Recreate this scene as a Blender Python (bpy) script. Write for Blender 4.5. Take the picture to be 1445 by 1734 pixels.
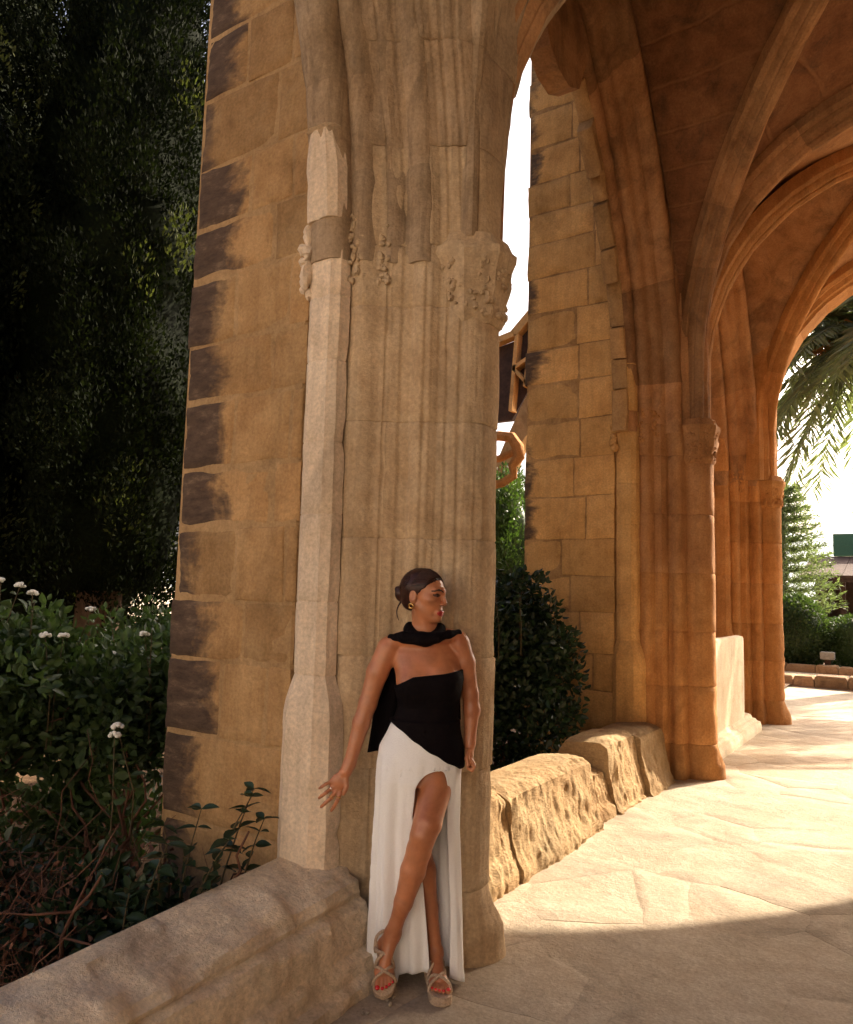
import bpy, math, random
import numpy as np
from mathutils import Vector, Matrix

# ------------------------------------------------------------------ camera, light, exposure
S = bpy.context.scene
COL = S.collection
for o in list(bpy.data.objects):
    bpy.data.objects.remove(o)

cam_data = bpy.data.cameras.new('camera')
cam = bpy.data.objects.new('camera', cam_data)
COL.objects.link(cam)
S.camera = cam
_fw = Vector((-0.54805975, 0.8298047, 0.10514117))
_rt = Vector((0.83566057, 0.54862898, 0.02603186))
_up = Vector((0.03608213, -0.10212934, 0.99411653))
_m = Matrix((_rt, _up, -_fw)).transposed().to_4x4()
_m.translation = (0.0, 0.0, 1.56)
cam.matrix_world = _m
cam_data.sensor_fit = 'HORIZONTAL'
cam_data.sensor_width = 36.0
cam_data.lens = 1300.0 / 1445.0 * 36.0
cam_data.clip_start = 0.05
cam_data.clip_end = 6000.0

SUN_AZ = math.radians(20.0)      # from +Y towards +X
SUN_EL = math.radians(33.7)
world = bpy.data.worlds.new('World')
S.world = world
world.use_nodes = True
_wn = world.node_tree
_bg = _wn.nodes['Background']
_sky = _wn.nodes.new('ShaderNodeTexSky')
_sky.sky_type = 'NISHITA'
_sky.sun_disc = False
_sky.sun_elevation = SUN_EL
_sky.sun_rotation = SUN_AZ
_sky.air_density = 0.55
_sky.dust_density = 9.0
_sky.ozone_density = 0.0
_wn.links.new(_sky.outputs[0], _bg.inputs[0])
_bg.inputs[1].default_value = 0.15

sun_data = bpy.data.lights.new('sun', 'SUN')
sun_data.energy = 5.0
sun_data.angle = math.radians(0.6)
sun_data.color = (1.0, 0.87, 0.69)
sun = bpy.data.objects.new('sun', sun_data)
COL.objects.link(sun)
_sd = Vector((math.sin(SUN_AZ) * math.cos(SUN_EL), math.cos(SUN_AZ) * math.cos(SUN_EL), math.sin(SUN_EL)))
sun.rotation_euler = _sd.to_track_quat('Z', 'Y').to_euler()
sun.location = (4, 12, 12)

S.view_settings.view_transform = 'Standard'
S.view_settings.look = 'None'
S.view_settings.gamma = 1.0
S.view_settings.use_curve_mapping = False
S.view_settings.exposure = 1.42
S.render.engine = 'CYCLES'
S.cycles.max_bounces = 10
S.cycles.diffuse_bounces = 4
S.cycles.use_denoising = True

# ------------------------------------------------------------------ numeric helpers
RNG = np.random.default_rng(7)
_perm = np.random.default_rng(11).random((32, 32, 32))


def vnoise(P, scale=1.0, seed=0):
    """smooth value noise in [-1, 1] at the points P (n, 3)"""
    Q = np.asarray(P, float) * scale + seed * 7.31
    i = np.floor(Q).astype(int)
    f = Q - i
    f = f * f * (3 - 2 * f)
    out = 0
    for dx in (0, 1):
        wx = f[:, 0] if dx else 1 - f[:, 0]
        for dy in (0, 1):
            wy = f[:, 1] if dy else 1 - f[:, 1]
            for dz in (0, 1):
                wz = f[:, 2] if dz else 1 - f[:, 2]
                out = out + wx * wy * wz * _perm[(i[:, 0] + dx) % 32, (i[:, 1] + dy) % 32, (i[:, 2] + dz) % 32]
    return out * 2 - 1


def fbm(P, scale=1.0, seed=0, octaves=3):
    a, t = 0.0, 1.0
    for k in range(octaves):
        a = a + t * vnoise(P, scale * 2 ** k, seed + k * 3)
        t *= 0.5
    return a


def mesh_obj(name, verts, faces, mats, parent=None, smooth=True, mat_idx=None, auto=None):
    me = bpy.data.meshes.new(name)
    me.from_pydata([tuple(v) for v in np.asarray(verts, float)], [], [tuple(int(i) for i in f) for f in faces])
    if not isinstance(mats, (list, tuple)):
        mats = [mats]
    for m in mats:
        me.materials.append(m)
    if mat_idx is not None:
        me.polygons.foreach_set('material_index', np.asarray(mat_idx, dtype=np.int32))
    me.polygons.foreach_set('use_smooth', np.full(len(me.polygons), bool(smooth)))
    if smooth and auto:
        me.set_sharp_from_angle(angle=math.radians(auto))
    me.update()
    o = bpy.data.objects.new(name, me)
    COL.objects.link(o)
    if parent:
        o.parent = parent
    return o


def fast_mesh(name, V, F, mats, parent=None, smooth=True, mat_idx=None):
    """mesh from numpy arrays with equal-sized faces"""
    V = np.ascontiguousarray(V, dtype=np.float32)
    F = np.ascontiguousarray(F, dtype=np.int32)
    me = bpy.data.meshes.new(name)
    n, k = F.shape
    me.vertices.add(len(V)); me.vertices.foreach_set('co', V.ravel())
    me.loops.add(n * k); me.loops.foreach_set('vertex_index', F.ravel())
    me.polygons.add(n)
    me.polygons.foreach_set('loop_start', np.arange(0, n * k, k, dtype=np.int32))
    me.polygons.foreach_set('loop_total', np.full(n, k, dtype=np.int32))
    if not isinstance(mats, (list, tuple)):
        mats = [mats]
    for m in mats:
        me.materials.append(m)
    if mat_idx is not None:
        me.polygons.foreach_set('material_index', np.asarray(mat_idx, dtype=np.int32))
    me.polygons.foreach_set('use_smooth', np.full(n, bool(smooth)))
    me.update(calc_edges=True)
    me.validate()
    o = bpy.data.objects.new(name, me)
    COL.objects.link(o)
    if parent:
        o.parent = parent
    return o


def tag(o, label=None, cat=None, group=None, kind=None):
    if label: o['label'] = label
    if cat: o['category'] = cat
    if group: o['group'] = group
    if kind: o['kind'] = kind
    return o


def empty(name, loc, label=None, cat=None, group=None):
    o = bpy.data.objects.new(name, None)
    o.location = loc
    o.empty_display_size = 0.2
    COL.objects.link(o)
    return tag(o, label, cat, group)


def under(o, parent):
    """parent a mesh modelled in world coordinates below an empty without moving it"""
    o.parent = parent
    o.matrix_parent_inverse = Matrix.Translation(-Vector(parent.location))
    return o


def loft(rings, closed=True, cap=True):
    """rings: list of (n,3) arrays -> verts, faces"""
    n = len(rings[0])
    V = np.concatenate(rings)
    F = []
    for k in range(len(rings) - 1):
        a, b = k * n, (k + 1) * n
        for i in range(n if closed else n - 1):
            j = (i + 1) % n
            F.append((a + i, a + j, b + j, b + i))
    if cap and closed:
        F.append(tuple(range(n - 1, -1, -1)))
        F.append(tuple((len(rings) - 1) * n + i for i in range(n)))
    return V, F


def tube(path, radii, seg=8, cap=True):
    path = [np.asarray(p, float) for p in path]
    if np.isscalar(radii):
        radii = [radii] * len(path)
    rings = []
    ref = None
    for i, p in enumerate(path):
        d = path[min(i + 1, len(path) - 1)] - path[max(i - 1, 0)]
        d = d / (np.linalg.norm(d) + 1e-9)
        if ref is None:
            ref = np.array([0, 0, 1.0]) if abs(d[2]) < 0.9 else np.array([1.0, 0, 0])
        a = np.cross(d, ref); a /= np.linalg.norm(a) + 1e-9
        b = np.cross(d, a)
        ref = -b if np.dot(-b, ref) > 0 else b
        th = np.linspace(0, 2 * math.pi, seg, endpoint=False)
        rings.append(p + radii[i] * (np.outer(np.cos(th), a) + np.outer(np.sin(th), b)))
    return loft(rings, True, cap)


def merge(parts):
    V, F, n = [], [], 0
    for v, f in parts:
        V.append(np.asarray(v, float)); F += [tuple(i + n for i in q) for q in f]; n += len(v)
    return np.concatenate(V), F


# ------------------------------------------------------------------ materials
def new_mat(name):
    m = bpy.data.materials.new(name)
    m.use_nodes = True
    nt = m.node_tree
    b = nt.nodes['Principled BSDF']
    return m, nt, b


def N(nt, kind, **kw):
    n = nt.nodes.new(kind)
    for k, v in kw.items():
        if k.startswith('i_'):
            n.inputs[k[2:].replace('_', ' ')].default_value = v
        else:
            setattr(n, k, v)
    return n


def ramp(nt, fac, stops):
    r = nt.nodes.new('ShaderNodeValToRGB')
    e = r.color_ramp.elements
    while len(e) > 1:
        e.remove(e[-1])
    e[0].position = stops[0][0]
    c = stops[0][1]
    e[0].color = (*c, 1) if len(c) == 3 else c
    for p, c in stops[1:]:
        q = e.new(p)
        q.color = (*c, 1) if len(c) == 3 else c
    nt.links.new(fac, r.inputs[0])
    return r.outputs[0]


def g3(v):
    return (v, v, v)


def mixc(nt, fac, a, b, mode='MIX'):
    m = nt.nodes.new('ShaderNodeMix')
    m.data_type = 'RGBA'
    m.blend_type = mode
    for idx, v in ((0, fac), (6, a), (7, b)):
        if isinstance(v, (int, float)):
            m.inputs[idx].default_value = v
        elif isinstance(v, tuple):
            m.inputs[idx].default_value = (*v, 1)
        else:
            nt.links.new(v, m.inputs[idx])
    return m.outputs[2]


def mathn(nt, op, a, b=0.0, clamp=False):
    m = nt.nodes.new('ShaderNodeMath')
    m.operation = op
    m.use_clamp = clamp
    for idx, v in ((0, a), (1, b)):
        if isinstance(v, (int, float)):
            m.inputs[idx].default_value = v
        else:
            nt.links.new(v, m.inputs[idx])
    return m.outputs[0]


def noise_tex(nt, vec, scale, detail=5.0, rough=0.6, dist=0.0):
    n = nt.nodes.new('ShaderNodeTexNoise')
    n.inputs['Scale'].default_value = scale
    n.inputs['Detail'].default_value = detail
    n.inputs['Roughness'].default_value = rough
    n.inputs['Distortion'].default_value = dist
    nt.links.new(vec, n.inputs['Vector'])
    return n.outputs['Fac']


def stretch(nt, vec, sx, sy, sz):
    m = nt.nodes.new('ShaderNodeMapping')
    m.inputs['Scale'].default_value = (sx, sy, sz)
    nt.links.new(vec, m.inputs['Vector'])
    return m.outputs[0]


def stone_mat(name, light, mid, dark, streak=0.35, pits=0.5, bump=0.5, rnd=0.25, rough=0.9, grain=1.0,
              quoin=None, courses=False, blotch=0.0):
    """weathered calcarenite: patchy tints, rain streaks, pits and grain, all in world space"""
    m, nt, b = new_mat(name)
    pos = nt.nodes.new('ShaderNodeNewGeometry').outputs['Position']
    info = nt.nodes.new('ShaderNodeObjectInfo').outputs['Random']
    big = noise_tex(nt, pos, 1.7, 4, 0.6, 0.4)
    med = noise_tex(nt, pos, 7.0, 6, 0.65, 0.3)
    fine = noise_tex(nt, pos, 60.0, 4, 0.7)
    blend = mathn(nt, 'ADD', mathn(nt, 'MULTIPLY', big, 0.55), mathn(nt, 'MULTIPLY', med, 0.45))
    col = ramp(nt, blend, [(0.30, dark), (0.46, mid), (0.64, light)])
    # per block tint
    tint = ramp(nt, info, [(0.0, g3(1 - rnd)), (0.5, g3(1.0)), (1.0, (1 + rnd * .5, 1 + rnd * .38, 1 + rnd * .3))])
    col = mixc(nt, 1.0, col, tint, 'MULTIPLY')
    if streak:
        st = noise_tex(nt, stretch(nt, pos, 22, 22, 1.1), 1.0, 5, 0.65, 0.2)
        stc = ramp(nt, st, [(0.34, g3(1 - streak)), (0.5, g3(1.0)), (0.68, g3(1 + 0.5 * streak))])
        col = mixc(nt, 1.0, col, stc, 'MULTIPLY')
    if blotch:
        so = noise_tex(nt, stretch(nt, pos, 3.0, 3.0, 1.6), 1.0, 6, 0.7, 0.8)
        sof = ramp(nt, so, [(0.50, g3(0)), (0.66, g3(1))])
        col = mixc(nt, mathn(nt, 'MULTIPLY', sof, blotch), col, (0.035, 0.026, 0.022))  # dark patches spread at random by noise
    wv = noise_tex(nt, stretch(nt, pos, 1.6, 1.6, 0.9), 1.0, 5, 0.72, 0.9)
    col = mixc(nt, 1.0, col, ramp(nt, wv, [(0.33, g3(0.72)), (0.47, g3(0.97)), (0.60, g3(1.04)), (0.72, g3(1.22))]), 'MULTIPLY')
    gr = ramp(nt, fine, [(0.3, g3(1 - 0.22 * grain)), (0.7, g3(1 + 0.16 * grain))])
    col = mixc(nt, 1.0, col, gr, 'MULTIPLY')
    pk = noise_tex(nt, pos, 75.0, 2, 0.5)
    pk2 = noise_tex(nt, pos, 9.0, 3, 0.6)
    pm = mathn(nt, 'MULTIPLY', ramp(nt, pk, [(0.22, g3(1)), (0.30, g3(0))]), ramp(nt, pk2, [(0.46, g3(0)), (0.62, g3(1))]))
    col = mixc(nt, mathn(nt, 'MULTIPLY', pm, 0.75 * pits), col, mixc(nt, 1.0, col, (0.30, 0.24, 0.20), 'MULTIPLY'))
    if quoin is not None:
        # black lichen crust on the corner stones, ragged towards the inside
        x0, w = quoin
        sx = nt.nodes.new('ShaderNodeSeparateXYZ'); nt.links.new(pos, sx.inputs[0])
        rag = noise_tex(nt, stretch(nt, pos, 6, 6, 18), 1.0, 5, 0.75, 0.3)
        patch = noise_tex(nt, stretch(nt, pos, 3.0, 3.0, 3.6), 1.0, 4, 0.65, 0.6)
        e = mathn(nt, 'SUBTRACT', x0, sx.outputs[0])          # >0 outside x0
        e = mathn(nt, 'ADD', e, mathn(nt, 'MULTIPLY', mathn(nt, 'SUBTRACT', rag, 0.5), 0.22))
        e = mathn(nt, 'ADD', e, mathn(nt, 'MULTIPLY', mathn(nt, 'SUBTRACT', patch, 0.5), 0.55))
        e = mathn(nt, 'ADD', e, mathn(nt, 'MULTIPLY', mathn(nt, 'SUBTRACT', info, 0.5), 0.26))
        msk = ramp(nt, mathn(nt, 'DIVIDE', e, w), [(0.0, g3(0)), (0.45, g3(0.55)), (1.0, g3(0.96))])
        crust = ramp(nt, noise_tex(nt, stretch(nt, pos, 8, 8, 22), 1.0, 5, 0.7), [(0.32, (0.055, 0.036, 0.028)), (0.55, (0.105, 0.070, 0.050)), (0.72, (0.22, 0.15, 0.095))])
        col = mixc(nt, msk, col, crust)
    nt.links.new(col, b.inputs['Base Color'])
    b.inputs['Roughness'].default_value = rough
    b.inputs['Specular IOR Level'].default_value = 0.15
    # relief
    hard = ramp(nt, noise_tex(nt, stretch(nt, pos, 16, 16, 26), 1.0, 6, 0.8), [(0.36, g3(0)), (0.52, g3(0.7)), (0.62, g3(1))])
    h = mathn(nt, 'MULTIPLY', med, 0.8)
    h = mathn(nt, 'ADD', h, mathn(nt, 'MULTIPLY', hard, 0.12 + 0.12 * pits))
    h = mathn(nt, 'ADD', h, mathn(nt, 'MULTIPLY', fine, 0.07 * grain))
    if courses:
        sx = nt.nodes.new('ShaderNodeSeparateXYZ'); nt.links.new(pos, sx.inputs[0])
        wob = mathn(nt, 'MULTIPLY', mathn(nt, 'SUBTRACT', big, 0.5), 0.10)
        zz = mathn(nt, 'ADD', sx.outputs[2], wob)
        fr = mathn(nt, 'FRACT', mathn(nt, 'DIVIDE', zz, 0.27))
        line = ramp(nt, mathn(nt, 'ABSOLUTE', mathn(nt, 'SUBTRACT', fr, 0.5)), [(0.44, g3(1)), (0.48, g3(0))])
        h = mathn(nt, 'ADD', h, mathn(nt, 'MULTIPLY', line, 0.5))
        col2 = mixc(nt, mathn(nt, 'MULTIPLY', mathn(nt, 'SUBTRACT', 1.0, line), 0.40), col, light)
        nt.links.new(col2, b.inputs['Base Color'])
    bp = nt.nodes.new('ShaderNodeBump')
    bp.inputs['Strength'].default_value = bump
    bp.inputs['Distance'].default_value = 0.03
    nt.links.new(h, bp.inputs['Height'])
    nt.links.new(bp.outputs[0], b.inputs['Normal'])
    return m


def plain_mat(name, color, rough=0.8, metal=0.0, var=0.12, scale=30.0, bump=0.0, spec=0.3, sheen=0.0, sss=0.0):
    m, nt, b = new_mat(name)
    pos = nt.nodes.new('ShaderNodeNewGeometry').outputs['Position']
    n = noise_tex(nt, pos, scale, 4, 0.6)
    c = ramp(nt, n, [(0.3, tuple(v * (1 - var) for v in color)), (0.7, tuple(min(1, v * (1 + var)) for v in color))])
    nt.links.new(c, b.inputs['Base Color'])
    b.inputs['Roughness'].default_value = rough
    b.inputs['Metallic'].default_value = metal
    b.inputs['Specular IOR Level'].default_value = spec
    if sheen:
        b.inputs['Sheen Weight'].default_value = sheen
    if sss:
        b.inputs['Subsurface Weight'].default_value = sss
        b.inputs['Subsurface Radius'].default_value = (0.012, 0.005, 0.003)
    if bump:
        bp = nt.nodes.new('ShaderNodeBump')
        bp.inputs['Strength'].default_value = bump
        bp.inputs['Distance'].default_value = 0.01
        nt.links.new(n, bp.inputs['Height'])
        nt.links.new(bp.outputs[0], b.inputs['Normal'])
    return m


def leaf_mat(name, c1, c2, trans=0.3, rough=0.45, c3=None, spec=0.3):
    m, nt, b = new_mat(name)
    pos = nt.nodes.new('ShaderNodeNewGeometry').outputs['Position']
    n1 = noise_tex(nt, pos, 2.2, 3, 0.6)
    n2 = noise_tex(nt, pos, 34.0, 2, 0.6)
    f = mathn(nt, 'ADD', mathn(nt, 'MULTIPLY', n1, 0.5), mathn(nt, 'MULTIPLY', n2, 0.5))
    c = ramp(nt, f, [(0.36, c1), (0.58, c2)] + ([(0.70, c3)] if c3 else []))
    nt.links.new(c, b.inputs['Base Color'])
    b.inputs['Roughness'].default_value = rough
    b.inputs['Specular IOR Level'].default_value = spec
    if trans:
        t = nt.nodes.new('ShaderNodeBsdfTranslucent')
        tc = mixc(nt, 1.0, c, (1.3, 1.5, 0.6), 'MULTIPLY')
        nt.links.new(tc, t.inputs[0])
        mx = nt.nodes.new('ShaderNodeMixShader')
        mx.inputs[0].default_value = trans
        nt.links.new(b.outputs[0], mx.inputs[1])
        nt.links.new(t.outputs[0], mx.inputs[2])
        nt.links.new(mx.outputs[0], nt.nodes['Material Output'].inputs[0])
    return m


M = {}
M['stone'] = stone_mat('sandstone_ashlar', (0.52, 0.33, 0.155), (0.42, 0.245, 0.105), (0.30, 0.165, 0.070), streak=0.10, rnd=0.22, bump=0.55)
M['quoin'] = stone_mat('sandstone_lichen_quoins', (0.52, 0.33, 0.155), (0.42, 0.245, 0.105), (0.30, 0.165, 0.070), streak=0.10, rnd=0.20, bump=0.7, quoin=(-2.99, 0.13))
M['quoin2'] = stone_mat('sandstone_stained_edge', (0.70, 0.42, 0.17), (0.59, 0.33, 0.118), (0.44, 0.23, 0.078), streak=0.10, rnd=0.16, bump=0.55, quoin=(-3.27, 0.12))
M['mortar2'] = stone_mat('eroded_joint', (0.56, 0.34, 0.15), (0.36, 0.20, 0.08), (0.16, 0.08, 0.032), streak=0.0, rnd=0.0, bump=0.8)
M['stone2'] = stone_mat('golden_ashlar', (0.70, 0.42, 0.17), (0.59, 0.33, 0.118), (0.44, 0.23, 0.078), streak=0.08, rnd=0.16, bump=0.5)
M['mortar'] = stone_mat('lime_mortar', (0.52, 0.34, 0.17), (0.43, 0.265, 0.122), (0.32, 0.185, 0.083), streak=0.0, rnd=0.0, bump=0.8)
M['shaft'] = stone_mat('moulded_limestone', (0.58, 0.435, 0.275), (0.495, 0.35, 0.205), (0.385, 0.25, 0.135), streak=0.15, rnd=0.06, bump=0.5)
M['wing'] = stone_mat('bounce_wall_stone', (0.50, 0.46, 0.41), (0.45, 0.41, 0.36), (0.38, 0.34, 0.29), streak=0.1, rnd=0.0, bump=0.3)  # tone set for the added reflecting wall behind the camera
M['shaft_shaded'] = stone_mat('springer_stone_painted_shade', (0.46, 0.335, 0.215), (0.375, 0.26, 0.155), (0.275, 0.18, 0.10), streak=0.28, rnd=0.10, bump=0.5, blotch=0.18)  # darker copy of the shaft stone, shade under the vault put into the colour
M['pale'] = stone_mat('pale_limestone', (0.78, 0.63, 0.46), (0.70, 0.545, 0.385), (0.58, 0.43, 0.28), streak=0.10, rnd=0.06, bump=0.45)
M['orange'] = stone_mat('sandstone_warm_bounce', (0.53, 0.275, 0.105), (0.44, 0.205, 0.070), (0.32, 0.14, 0.044), streak=0.10, rnd=0.16, bump=0.55)  # sandstone pushed redder, warm floor bounce partly put into the colour
M['orange2'] = stone_mat('brown_sandstone', (0.48, 0.255, 0.112), (0.39, 0.19, 0.076), (0.28, 0.125, 0.048), streak=0.10, rnd=0.07, bump=0.55)
M['rib'] = stone_mat('rib_stone', (0.47, 0.26, 0.125), (0.375, 0.19, 0.084), (0.265, 0.125, 0.053), streak=0.0, rnd=0.30, bump=0.5, blotch=0.4)
M['web'] = stone_mat('vault_web_stone', (0.32, 0.155, 0.072), (0.23, 0.10, 0.044), (0.15, 0.062, 0.027), streak=0.0, rnd=0.1, bump=0.8, courses=True, blotch=0.5)
M['rough'] = stone_mat('eroded_stone', (0.56, 0.40, 0.22), (0.46, 0.30, 0.15), (0.34, 0.20, 0.09), streak=0.0, rnd=0.15, bump=1.0, pits=1.2)
M['sill'] = stone_mat('worn_sill_stone', (0.84, 0.69, 0.50), (0.79, 0.62, 0.42), (0.66, 0.49, 0.30), streak=0.0, rnd=0.05, bump=0.9)
M['flag'] = stone_mat('walk_flagstone', (0.47, 0.385, 0.285), (0.41, 0.325, 0.23), (0.335, 0.255, 0.175), streak=0.0, rnd=0.07, bump=0.5)
M['sand'] = stone_mat('joint_sand', (0.47, 0.385, 0.285), (0.41, 0.325, 0.23), (0.335, 0.255, 0.175), streak=0.0, rnd=0.0, bump=0.7)
M['slab'] = stone_mat('pale_slab_stone', (0.74, 0.64, 0.47), (0.66, 0.55, 0.38), (0.56, 0.43, 0.27), streak=0.08, rnd=0.0, bump=0.35)
M['earth'] = stone_mat('garden_earth', (0.20, 0.12, 0.065), (0.13, 0.075, 0.04), (0.07, 0.04, 0.022), streak=0.0, rnd=0.0, bump=1.0)
M['plaza'] = stone_mat('plaza_gravel', (0.62, 0.52, 0.38), (0.54, 0.44, 0.31), (0.46, 0.36, 0.24), streak=0.0, rnd=0.0, bump=0.6)
M['kerb'] = stone_mat('kerb_stone', (0.46, 0.30, 0.18), (0.36, 0.22, 0.12), (0.26, 0.15, 0.08), streak=0.0, rnd=0.3, bump=0.8)
M['hill'] = stone_mat('hill_limestone_hazed', (0.55, 0.58, 0.58), (0.48, 0.52, 0.52), (0.40, 0.45, 0.45), streak=0.0, rnd=0.0, bump=0.2)  # limestone lightened to pale blue-grey, haze put into the colour
# ------------------------------------------------------------------ the cloister walk
# Y runs along the arcade (away from the camera), X from the garden into the walk
YC = [-1.10, 3.05, 7.25, 11.02]          # pier centres
Z_SPR = 3.08                             # springing of the arcade arches
R_ARC = 4.15                             # radius of the arcade arches
XC, Z_TR, R_TR = 0.14, 4.0, 2.05         # transverse arches: centre, stilted springing, web radius
X_WEB = -1.93
JAMB = 0.45                              # half width of a pier at the jamb


def stone_block(name, x0, x1, z0, z1, yf, depth, mat, parent, seed, n=7, rough=0.006, jit=0.006, bevel=0.012, face=-1):
    """one ashlar block, its face towards -Y (face=-1) or +Y, with worn arrises"""
    r = np.random.default_rng(seed)
    u = np.linspace(0, 1, n + 1)
    # concentrate the grid at the edges for the worn arris
    uu = np.unique(np.concatenate([u, [0.03, 0.97]]))
    k = len(uu)
    U, Wv = np.meshgrid(uu, uu, indexing='ij')
    c = r.uniform(-jit, jit, (4, 2))
    X = x0 + (x1 - x0) * U + (1 - U) * (1 - Wv) * c[0, 0] + U * (1 - Wv) * c[1, 0] + (1 - U) * Wv * c[2, 0] + U * Wv * c[3, 0]
    Z = z0 + (z1 - z0) * Wv + (1 - U) * (1 - Wv) * c[0, 1] + U * (1 - Wv) * c[1, 1] + (1 - U) * Wv * c[2, 1] + U * Wv * c[3, 1]
    dx = np.minimum(U, 1 - U) * (x1 - x0)
    dz = np.minimum(Wv, 1 - Wv) * (z1 - z0)
    e = np.minimum(dx, dz)
    P = np.stack([X.ravel(), np.full(X.size, yf), Z.ravel()], 1)
    nz = fbm(P + seed * 0.37, 5.0, seed % 9, 3)
    worn = np.clip(1 - e.ravel() / (bevel * 2.2), 0, 1) ** 2 * bevel * (0.7 + 0.8 * np.abs(vnoise(P, 14, 3)))
    inn = worn + rough * nz
    edge = (U == 0) | (U == 1) | (Wv == 0) | (Wv == 1)
    P[:, 1] = yf - face * inn
    P[:, 0] += np.where(edge.ravel(), 0.004 * vnoise(P, 18, 5), 0)
    P[:, 2] += np.where(edge.ravel(), 0.004 * vnoise(P, 18, 6), 0)
    idx = np.arange(k * k).reshape(k, k)
    F = []
    for i in range(k - 1):
        for j in range(k - 1):
            q = (idx[i, j], idx[i + 1, j], idx[i + 1, j + 1], idx[i, j + 1])
            F.append(q if face < 0 else q[::-1])
    rim = list(idx[:, 0]) + list(idx[-1, 1:]) + list(idx[-2::-1, -1]) + list(idx[0, -2:0:-1])
    B = P[rim].copy()
    B[:, 1] = yf - face * depth
    V = np.concatenate([P, B])
    m = len(rim); o0 = len(P)
    for i in range(m):
        j = (i + 1) % m
        q = (rim[i], o0 + i, o0 + j, rim[j])
        F.append(q if face < 0 else q[::-1])
    q = tuple(o0 + i for i in range(m))
    F.append(q if face < 0 else q[::-1])
    ob = mesh_obj(name, V, F, mat, None, True, auto=50)
    return under(ob, parent) if parent else ob


def arc_pts(cx, ca, r, t0, t1, n):
    t = np.radians(np.linspace(t0, t1, n))
    return [(cx + r * math.cos(a), ca - r * math.sin(a)) for a in t]


_half = ([(-1.650, 0.0), (-1.650, -0.055), (-1.657, -0.085), (-1.675, -0.115), (-1.705, -0.140), (-1.74, -0.152), (-1.79, -0.160), (-1.83, -0.163), (-1.852, -0.166), (-1.858, -0.176)]
         + arc_pts(-1.925, -0.205, 0.055, 25, 150, 9)
         + [(-1.998, -0.228), (-2.004, -0.250), (-2.010, -0.278), (-2.030, -0.302), (-2.034, -0.315), (-2.060, -0.318), (-2.098, -0.318), (-2.104, -0.330)]
         + arc_pts(-2.165, -0.352, 0.056, 20, 135, 8)
         + [(-2.212, -0.405), (-2.24, -0.42), (-2.33, -0.42), (-2.42, -0.42)])
BUNDLE = np.array(_half + [(x, -a) for x, a in reversed(_half[1:])])


def soften(o, mix, win=7, closed=True):
    o = np.asarray(o, float)
    acc = np.zeros_like(o)
    for k in range(-(win // 2), win // 2 + 1):
        q = np.roll(o, k, 0) if closed else o[np.clip(np.arange(len(o)) + k, 0, len(o) - 1)]
        acc += q
    return o * (1 - mix) + acc / win * mix


_cut = 10
_rnd = arc_pts(-1.80, 0.0, 0.152, 0, 112, 14) + [(-1.868, -0.166)]
_hs = _rnd + _half[_cut:]
SHARP = np.array(_hs + [(x, -a) for x, a in reversed(_hs[1:])])
BUNDLE = soften(soften(BUNDLE, 0.6), 0.5)


def fine_mouldings(o):
    """resample one outline finely and cut crisp narrow fillets and quirks into it"""
    n = len(o)
    half = o[:n // 2 + 1]
    seg = np.linalg.norm(np.diff(half, axis=0), axis=1)
    u = np.concatenate([[0], np.cumsum(seg)])
    uu = np.arange(0, u[-1], 0.005)
    P = np.stack([np.interp(uu, u, half[:, 0]), np.interp(uu, u, half[:, 1])], 1)
    T = np.gradient(P, axis=0); T /= np.linalg.norm(T, axis=1, keepdims=True)
    Nn = np.stack([-T[:, 1], T[:, 0]], 1)
    Nn *= np.sign(((P - np.array([-2.05, 0.0])) * Nn).sum(1, keepdims=True))
    h = np.zeros(len(uu))
    for c, w, d in ((0.105, 0.010, -0.006), (0.165, 0.012, 0.006), (0.185, 0.010, -0.009), (0.215, 0.030, 0.006), (0.245, 0.010, -0.008), (0.262, 0.010, 0.005), (0.285, 0.012, -0.007),
                    (0.33, 0.012, 0.006), (0.352, 0.010, -0.009), (0.40, 0.010, 0.004), (0.43, 0.012, -0.008), (0.455, 0.012, 0.006), (0.50, 0.036, 0.006), (0.545, 0.012, -0.010)):
        h += 0.46 * d * np.clip((w / 2 + 0.004 - np.abs(uu - c)) / 0.004, 0, 1)
    P = P + Nn * h[:, None]
    return np.concatenate([P, np.stack([P[:0:-1, 0], -P[:0:-1, 1]], 1)])


BUNDLE = fine_mouldings(BUNDLE)


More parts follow.
